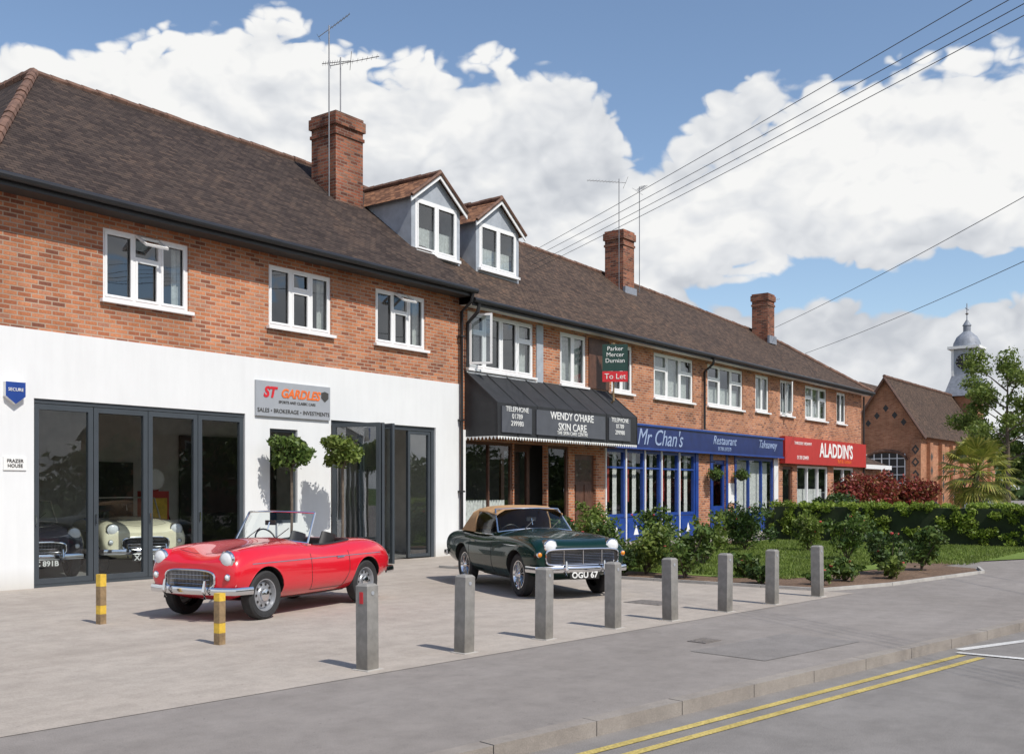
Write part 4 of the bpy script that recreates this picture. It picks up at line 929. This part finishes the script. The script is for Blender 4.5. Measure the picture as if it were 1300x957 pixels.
ridge(b,(hx0-o,ym,hp+.08),(hx1+o,ym,hp+.08),.12)
for sg in (-1,1):
    b.tube([(hx0-o,ym,hp-.05),(hx0-o,ym+sg*(ym-hy0+o),he-k*o-.05)],.09,'brown',6)
def diamond(c,u,s_,m,off):
    c=Vector(c);u=Vector(u);z=Vector((0,0,1)); b.poly([c-u*s_+off,c-z*s_*1.3+off,c+u*s_+off,c+z*s_*1.3+off],m)
for y in (hy0+.35,hy1-.35):
    b.box(hx0-.25,hx0,y-.35,y+.35,0,5.0,'brickhall')
    for zz in range(5): diamond((hx0-.255,y,.9+zz*.85),(0,1,0),.26,'dark',Vector((-.004,0,0)));diamond((hx0-.262,y,.9+zz*.85),(0,1,0),.13,'brickhall',Vector((-.004,0,0)))
for i in range(7):
    x=hx0+1.5+i*3; b.box(x-.35,x+.35,hy0-.25,hy0,0,4.8,'brickhall')
    for zz in range(4): diamond((x,hy0-.255,1.0+zz*.95),(1,0,0),.26,'dark',Vector((0,-.004,0)))
for i in range(5): diamond((hx0,ym+(-1.2+.6*i),6.2+(.5 if i in(1,3) else 1.0 if i==2 else 0)),(0,1,0),.2,'dark',Vector((-.01,0,0)))
cy=ym
pts=[(hx0-.02,cy+1.3,.9),(hx0-.02,cy-1.3,.9)]+[(hx0-.02,cy-1.3*math.cos(t),3.6+.55*math.sin(t)) for t in [math.pi*k_/10 for k_ in range(11)]]
b.poly(pts,'seat')
for i in range(6): 
    y=cy-1.3+i*.52; b.box(hx0-.07,hx0-.03,y-.03,y+.03,.9,4.05,'upvc')
for i in range(6): b.box(hx0-.068,hx0-.028,cy-1.3,cy+1.3,.9+i*.56,.95+i*.56,'upvc')
for k_ in range(10):
    t0,t1=math.pi*k_/10,math.pi*(k_+1)/10
    b.tube([(hx0-.06,cy-1.4*math.cos(t0),3.6+.68*math.sin(t0)),(hx0-.06,cy-1.4*math.cos(t1),3.6+.68*math.sin(t1))],.1,'ridge',5)
b.build('walls_and_roof',E4)
b=B(); b.box(86,104,9,16,0,7.2,'brickhall'); b.poly([(85.6,8.6,7),(104.4,8.6,7),(104.4,12.5,10.6),(85.6,12.5,10.6)],'tile2'); b.poly([(85.6,8.6,7),(85.6,12.5,10.6),(85.6,16.4,7)],'brickhall'); b.build('rear_wing',E4)
tx,ty=90.8,5.3; b=B(); b.box(tx-1.05,tx+1.05,ty-1.05,ty+1.05,0,9.4,'brickhall')
q0,q1=1.5,.98
b.add([(tx-q0,ty-q0,9.3),(tx+q0,ty-q0,9.3),(tx+q0,ty+q0,9.3),(tx-q0,ty+q0,9.3),(tx-q1,ty-q1,11.0),(tx+q1,ty-q1,11.0),(tx+q1,ty+q1,11.0),(tx-q1,ty+q1,11.0)],[[0,1,5,4],[1,2,6,5],[2,3,7,6],[3,0,4,7],[0,3,2,1]],'lead')
b.box(tx-.95,tx+.95,ty-.95,ty+.95,11.0,13.2,'leadl'); b.box(tx-1.25,tx+1.25,ty-1.25,ty+1.25,13.2,13.42,'white'); 
for dx in (-1,1):
    for dy in (-1,1): b.box(tx+dx*.9-.1,tx+dx*.9+.1,ty+dy*.9-.1,ty+dy*.9+.1,11.0,13.2,'white')
b.lathe((tx,ty,13.42),(0,0,1),[(1.1,0),(1.05,.35),(.8,.85),(.4,1.2),(.3,1.3),(.3,1.75),(.36,1.8),(.05,2.3),(.04,3.6),(.001,3.7)],'lead',16)
b.lathe((tx,ty,16.2),(0,0,1),[(.001,-.14),(.14,0),(.001,.14)],'iron',10); b.tube([(tx-.5,ty,16.6),(tx+.5,ty,16.6)],.03,'wire',5)
for cdir in ((-1,0,0),(0,-1,0)):
    c=Vector((tx,ty,12.15))+Vector(cdir)*.96; b.lathe(c,cdir,[(.001,.03),(.62,.03),(.65,0)],'seat',28); u=Vector((-cdir[1],cdir[0],0))
    for k_ in range(12):
        a=k_*math.pi/6; p=c+Vector(cdir)*.05+u*math.sin(a)*.5+Vector((0,0,math.cos(a)*.5)); q=c+Vector(cdir)*.05+u*math.sin(a)*.6+Vector((0,0,math.cos(a)*.6)); b.tube([p,q],.025,'white',4)
    b.tube([c+Vector(cdir)*.06,c+Vector(cdir)*.06+Vector((0,0,.5))],.03,'white',4); b.tube([c+Vector(cdir)*.06,c+Vector(cdir)*.06+u*.35-Vector((0,0,.1))],.035,'white',4)
b.build('clock_tower',E4)
def house(name,x,y,w_,d_,h,rz,bm='brickhall'):
    e=empty(name,(x,y,0),rz); b=B(); b.box(-w_/2,w_/2,-d_/2,d_/2,0,h,bm)
    o=.3;p=h+d_*.38; b.poly([(-w_/2-o,-d_/2-o,h-.2),(w_/2+o,-d_/2-o,h-.2),(w_/2+o,0,p),(-w_/2-o,0,p)],'tile2'); b.poly([(w_/2+o,d_/2+o,h-.2),(-w_/2-o,d_/2+o,h-.2),(-w_/2-o,0,p),(w_/2+o,0,p)],'tile2')
    for sg in (-1,1): b.poly([(sg*w_/2,-d_/2,h),(sg*w_/2,d_/2,h),(sg*w_/2,0,p-.1)],bm)
    for i in range(4):
        xx=-w_/2+w_*(i+.5)/4
        for z in (1,3.6):
            if z+1.2<h: b.box(xx-.6,xx+.6,-d_/2-.05,-d_/2,z,z+1.2,'upvc'); b.box(xx-.5,xx+.5,-d_/2-.06,-d_/2-.05,z+.1,z+1.1,'dark')
    b.box(w_/3,w_/3+.8,-.4,.4,p-.8,p+1.2,'brickdk'); b.build('body',e)
house('brick_house',100,-7,12,8,5.2,R(-70)); house('brick_house',118,-16,14,8,5.4,R(-75)); house('brick_house',64,22,12,8,5,0); house('brick_house',8,-44,26,8,5.2,R(182)); house('brick_house',50,-47,24,8,5.2,R(178)); house('brick_house',-24,-38,22,8,5.4,R(170))
rg=random.Random(11)
bl=[]
for i in range(60):
    x=-45+i*2.3; y=-34-rg.uniform(0,3)-x*.03; r_=rg.uniform(1.3,2.6); z=rg.uniform(.9,4)
    bl.append((x,y,z,r_,r_,r_))
leaves('tree_row',None,bl,22000,.28,'leafd',31,.4)
bl=[]
for i in range(120):
    a=R(-50+i*1.1); d=rg.uniform(150,190); r_=rg.uniform(4,8); bl.append((d*math.cos(a),d*math.sin(a)-10,rg.uniform(1,4.5),r_,r_,r_*.8))
leaves('distant_trees',None,bl,30000,.8,'leafd',32,.4)

# ------------------------------------------------------------ wires and poles
def cable(name,p,q,sag,r_=.012,parent=None):
    p=Vector(p);q=Vector(q); b=B(); pts=[p+(q-p)*t+Vector((0,0,-sag*4*t*(1-t))) for t in [k/24 for k in range(25)]]
    b.tube(pts,r_,'wire',5); b.build(name,parent)
e=empty('overhead_cable')
for k,(dx,dz,pz) in enumerate([(0,0,7.35),(.15,-.1,7.13),(.3,-.22,7.09),(.45,-.3,7.03)]): cable('cable',(22.55+dx,.8,7.95+dz),(7.75+.15*k,-21.06,pz+.1),.1,.006,e)
e=empty('overhead_cable'); cable('cable',(44.8,2.9,9.0),(14.1,-21.2,9.0),.3,.010,e); cable('cable',(46.2,2.0,7.9),(14.1,-21.2,7.7),.35,.010,e)
for (x,y,h) in ((7.9,-21.06,7.7),(14.1,-21.2,9.4)):
    e=empty('telegraph_pole',(x,y,0)); b=B(); b.tube([(0,0,-.1),(0,0,h)],.14,'bark',12,taper=[1.1,.8]); b.box(-.6,.6,-.05,.05,h-.5,h-.4,'bark')
    for s_ in (-.5,-.2,.2,.5): b.lathe((s_,0,h-.4),(0,0,1),[(.03,0),(.04,.06),(.02,.12),(.001,.13)],'white',10)
    b.build('pole',e)

# ------------------------------------------------------------ sky / sun
sd=Vector((-.17,-.985,0)).normalized(); EL=R(50)
wd=bpy.data.worlds.new("World"); sc.world=wd; wd.use_nodes=True; nt=wd.node_tree;N=nt.nodes;L=nt.links
for n in list(N): N.remove(n)
out=N.new('ShaderNodeOutputWorld'); sky=N.new('ShaderNodeTexSky'); sky.sky_type='NISHITA'; sky.sun_disc=False; sky.sun_elevation=EL; sky.sun_rotation=math.atan2(sd.x,sd.y)
sky.air_density=1.0; sky.dust_density=.5; sky.ozone_density=1.2
bg=N.new('ShaderNodeBackground'); L.new(sky.outputs[0],bg.inputs[0]); bg.inputs[1].default_value=.15
tc=N.new('ShaderNodeTexCoord'); D=tc.outputs['Generated']
def mth(op,a,b=None,c=None,clamp=False):
    m=N.new('ShaderNodeMath'); m.operation=op; m.use_clamp=clamp
    for i,v in enumerate((a,b,c)):
        if v is None: continue
        if isinstance(v,(int,float)): m.inputs[i].default_value=v
        else: L.new(v,m.inputs[i])
    return m.outputs[0]
sp=N.new('ShaderNodeSeparateXYZ'); L.new(D,sp.inputs[0])
hyp=mth('SQRT',mth('ADD',mth('MULTIPLY',sp.outputs[0],sp.outputs[0]),mth('MULTIPLY',sp.outputs[1],sp.outputs[1])))
te=mth('DIVIDE',sp.outputs[2],hyp)
az=mth('ARCTAN2',sp.outputs[1],sp.outputs[0])
tt=mth('ADD',mth('MULTIPLY',mth('SUBTRACT',R(37.0),az),1/R(80)),.5)
rb=ramp(N,[(0,.40),(.168,.405),(.214,.395),(.276,.43),(.327,.45),(.38,.44),(.445,.42),(.5,.415),(.56,.395),(.578,.33),(.609,.345),(.689,.375),(.739,.39),(.83,.405),(1,.4)]); L.new(tt,rb.inputs[0])
m0=mth('SUBTRACT',mth('ADD',rb.outputs[0],.005),te)
cmb=N.new('ShaderNodeCombineXYZ'); L.new(az,cmb.inputs[0]); L.new(mth('MULTIPLY',te,1.35),cmb.inputs[1])
def field(off):
    mp=N.new('ShaderNodeMapping'); mp.inputs['Location'].default_value=off; L.new(cmb.outputs[0],mp.inputs[0])
    n=noise(N,L,mp.outputs[0],5.,7,.56)
    tot=mth('MULTIPLY',mth('SUBTRACT',n.outputs[0],.5),.26)
    wv=mixc(N,L,.06,mp.outputs[0],noise(N,L,mp.outputs[0],9.,3,.6).outputs['Color'],'ADD')
    for s_,a_ in ((12.,.13),(27.,.07),(60.,.035)):
        q=noise(N,L,wv,s_,0,.5); tot=mth('ADD',tot,mth('MULTIPLY',mth('SUBTRACT',mth('ABSOLUTE',mth('SUBTRACT',q.outputs[0],.5)),.10),a_*2))
    return tot
fA=field((.3,.1,0)); fB=field((.3-.008,.1+.034,0))
mpL=N.new('ShaderNodeMapping'); mpL.inputs['Location'].default_value=(3.1,1.7,0); mpL.inputs['Scale'].default_value=(1,2.2,1); L.new(cmb.outputs[0],mpL.inputs[0]); nL=noise(N,L,mpL.outputs[0],2.6,2,.5).outputs[0]
gx=mth('MULTIPLY',mth('SUBTRACT',tt,.56),9.,clamp=True)
gz=mth('SUBTRACT',1.,mth('MULTIPLY',mth('ABSOLUTE',mth('SUBTRACT',te,.19)),18.),clamp=True)
gap=mth('MULTIPLY',gx,gz)
# steeper fall-off above the cloud tops keeps the upper sky clear; solid below
mm=mth('ADD',mth('MULTIPLY',mth('MINIMUM',m0,0.),2.4),mth('MINIMUM',mth('MAXIMUM',mth('MULTIPLY',m0,1.6),0.),.13))
raw=mth('ADD',mm,fA); raw=mth('SUBTRACT',raw,mth('MULTIPLY',gap,.19))
den=N.new('ShaderNodeMapRange'); den.interpolation_type='SMOOTHSTEP'; L.new(raw,den.inputs[0]); den.inputs[1].default_value=-.004; den.inputs[2].default_value=.026
rel=mth('MULTIPLY',mth('SUBTRACT',fA,fB),3.6)
base=mth('ADD',mth('MULTIPLY',mth('MINIMUM',mth('MAXIMUM',m0,0.),.22),-1.5),.92)
base=mth('ADD',base,mth('MULTIPLY',mth('SUBTRACT',nL,.5),-1.5))
shade=mth('ADD',rel,base,clamp=True)
cr=ramp(N,[(0,(.50,.54,.60)),(.35,(.62,.65,.70)),(.7,(.82,.84,.87)),(1,(1.0,1.0,.99))]); L.new(shade,cr.inputs[0])
cb=N.new('ShaderNodeBackground'); L.new(cr.outputs[0],cb.inputs[0]); cb.inputs[1].default_value=.93
mx=N.new('ShaderNodeMixShader'); L.new(den.outputs[0],mx.inputs[0]); L.new(bg.outputs[0],mx.inputs[1]); L.new(cb.outputs[0],mx.inputs[2]); L.new(mx.outputs[0],out.inputs[0])
sl=bpy.data.lights.new('sun','SUN'); sl.energy=4.2; sl.angle=R(.53); sl.color=(1,.955,.88); so=bpy.data.objects.new('sun',sl); sc.collection.objects.link(so)
ldir=Vector((-sd.x*math.cos(EL),-sd.y*math.cos(EL),-math.sin(EL))); so.rotation_euler=ldir.to_track_quat('-Z','Y').to_euler(); so.location=(0,-20,30)
# ------------------------------------------------------------ camera
cam=bpy.data.cameras.new('camera'); cam.lens=36; cam.sensor_width=36; cam.shift_y=.1104; cam.clip_end=6000; cam.clip_start=.05
co=bpy.data.objects.new('camera',cam); sc.collection.objects.link(co); co.location=(0,-15.76,1.55); co.rotation_euler=(R(90),0,math.atan2(-.7985,.602)); sc.camera=co
sc.view_settings.view_transform='Standard'; sc.view_settings.look='None'; sc.view_settings.exposure=0
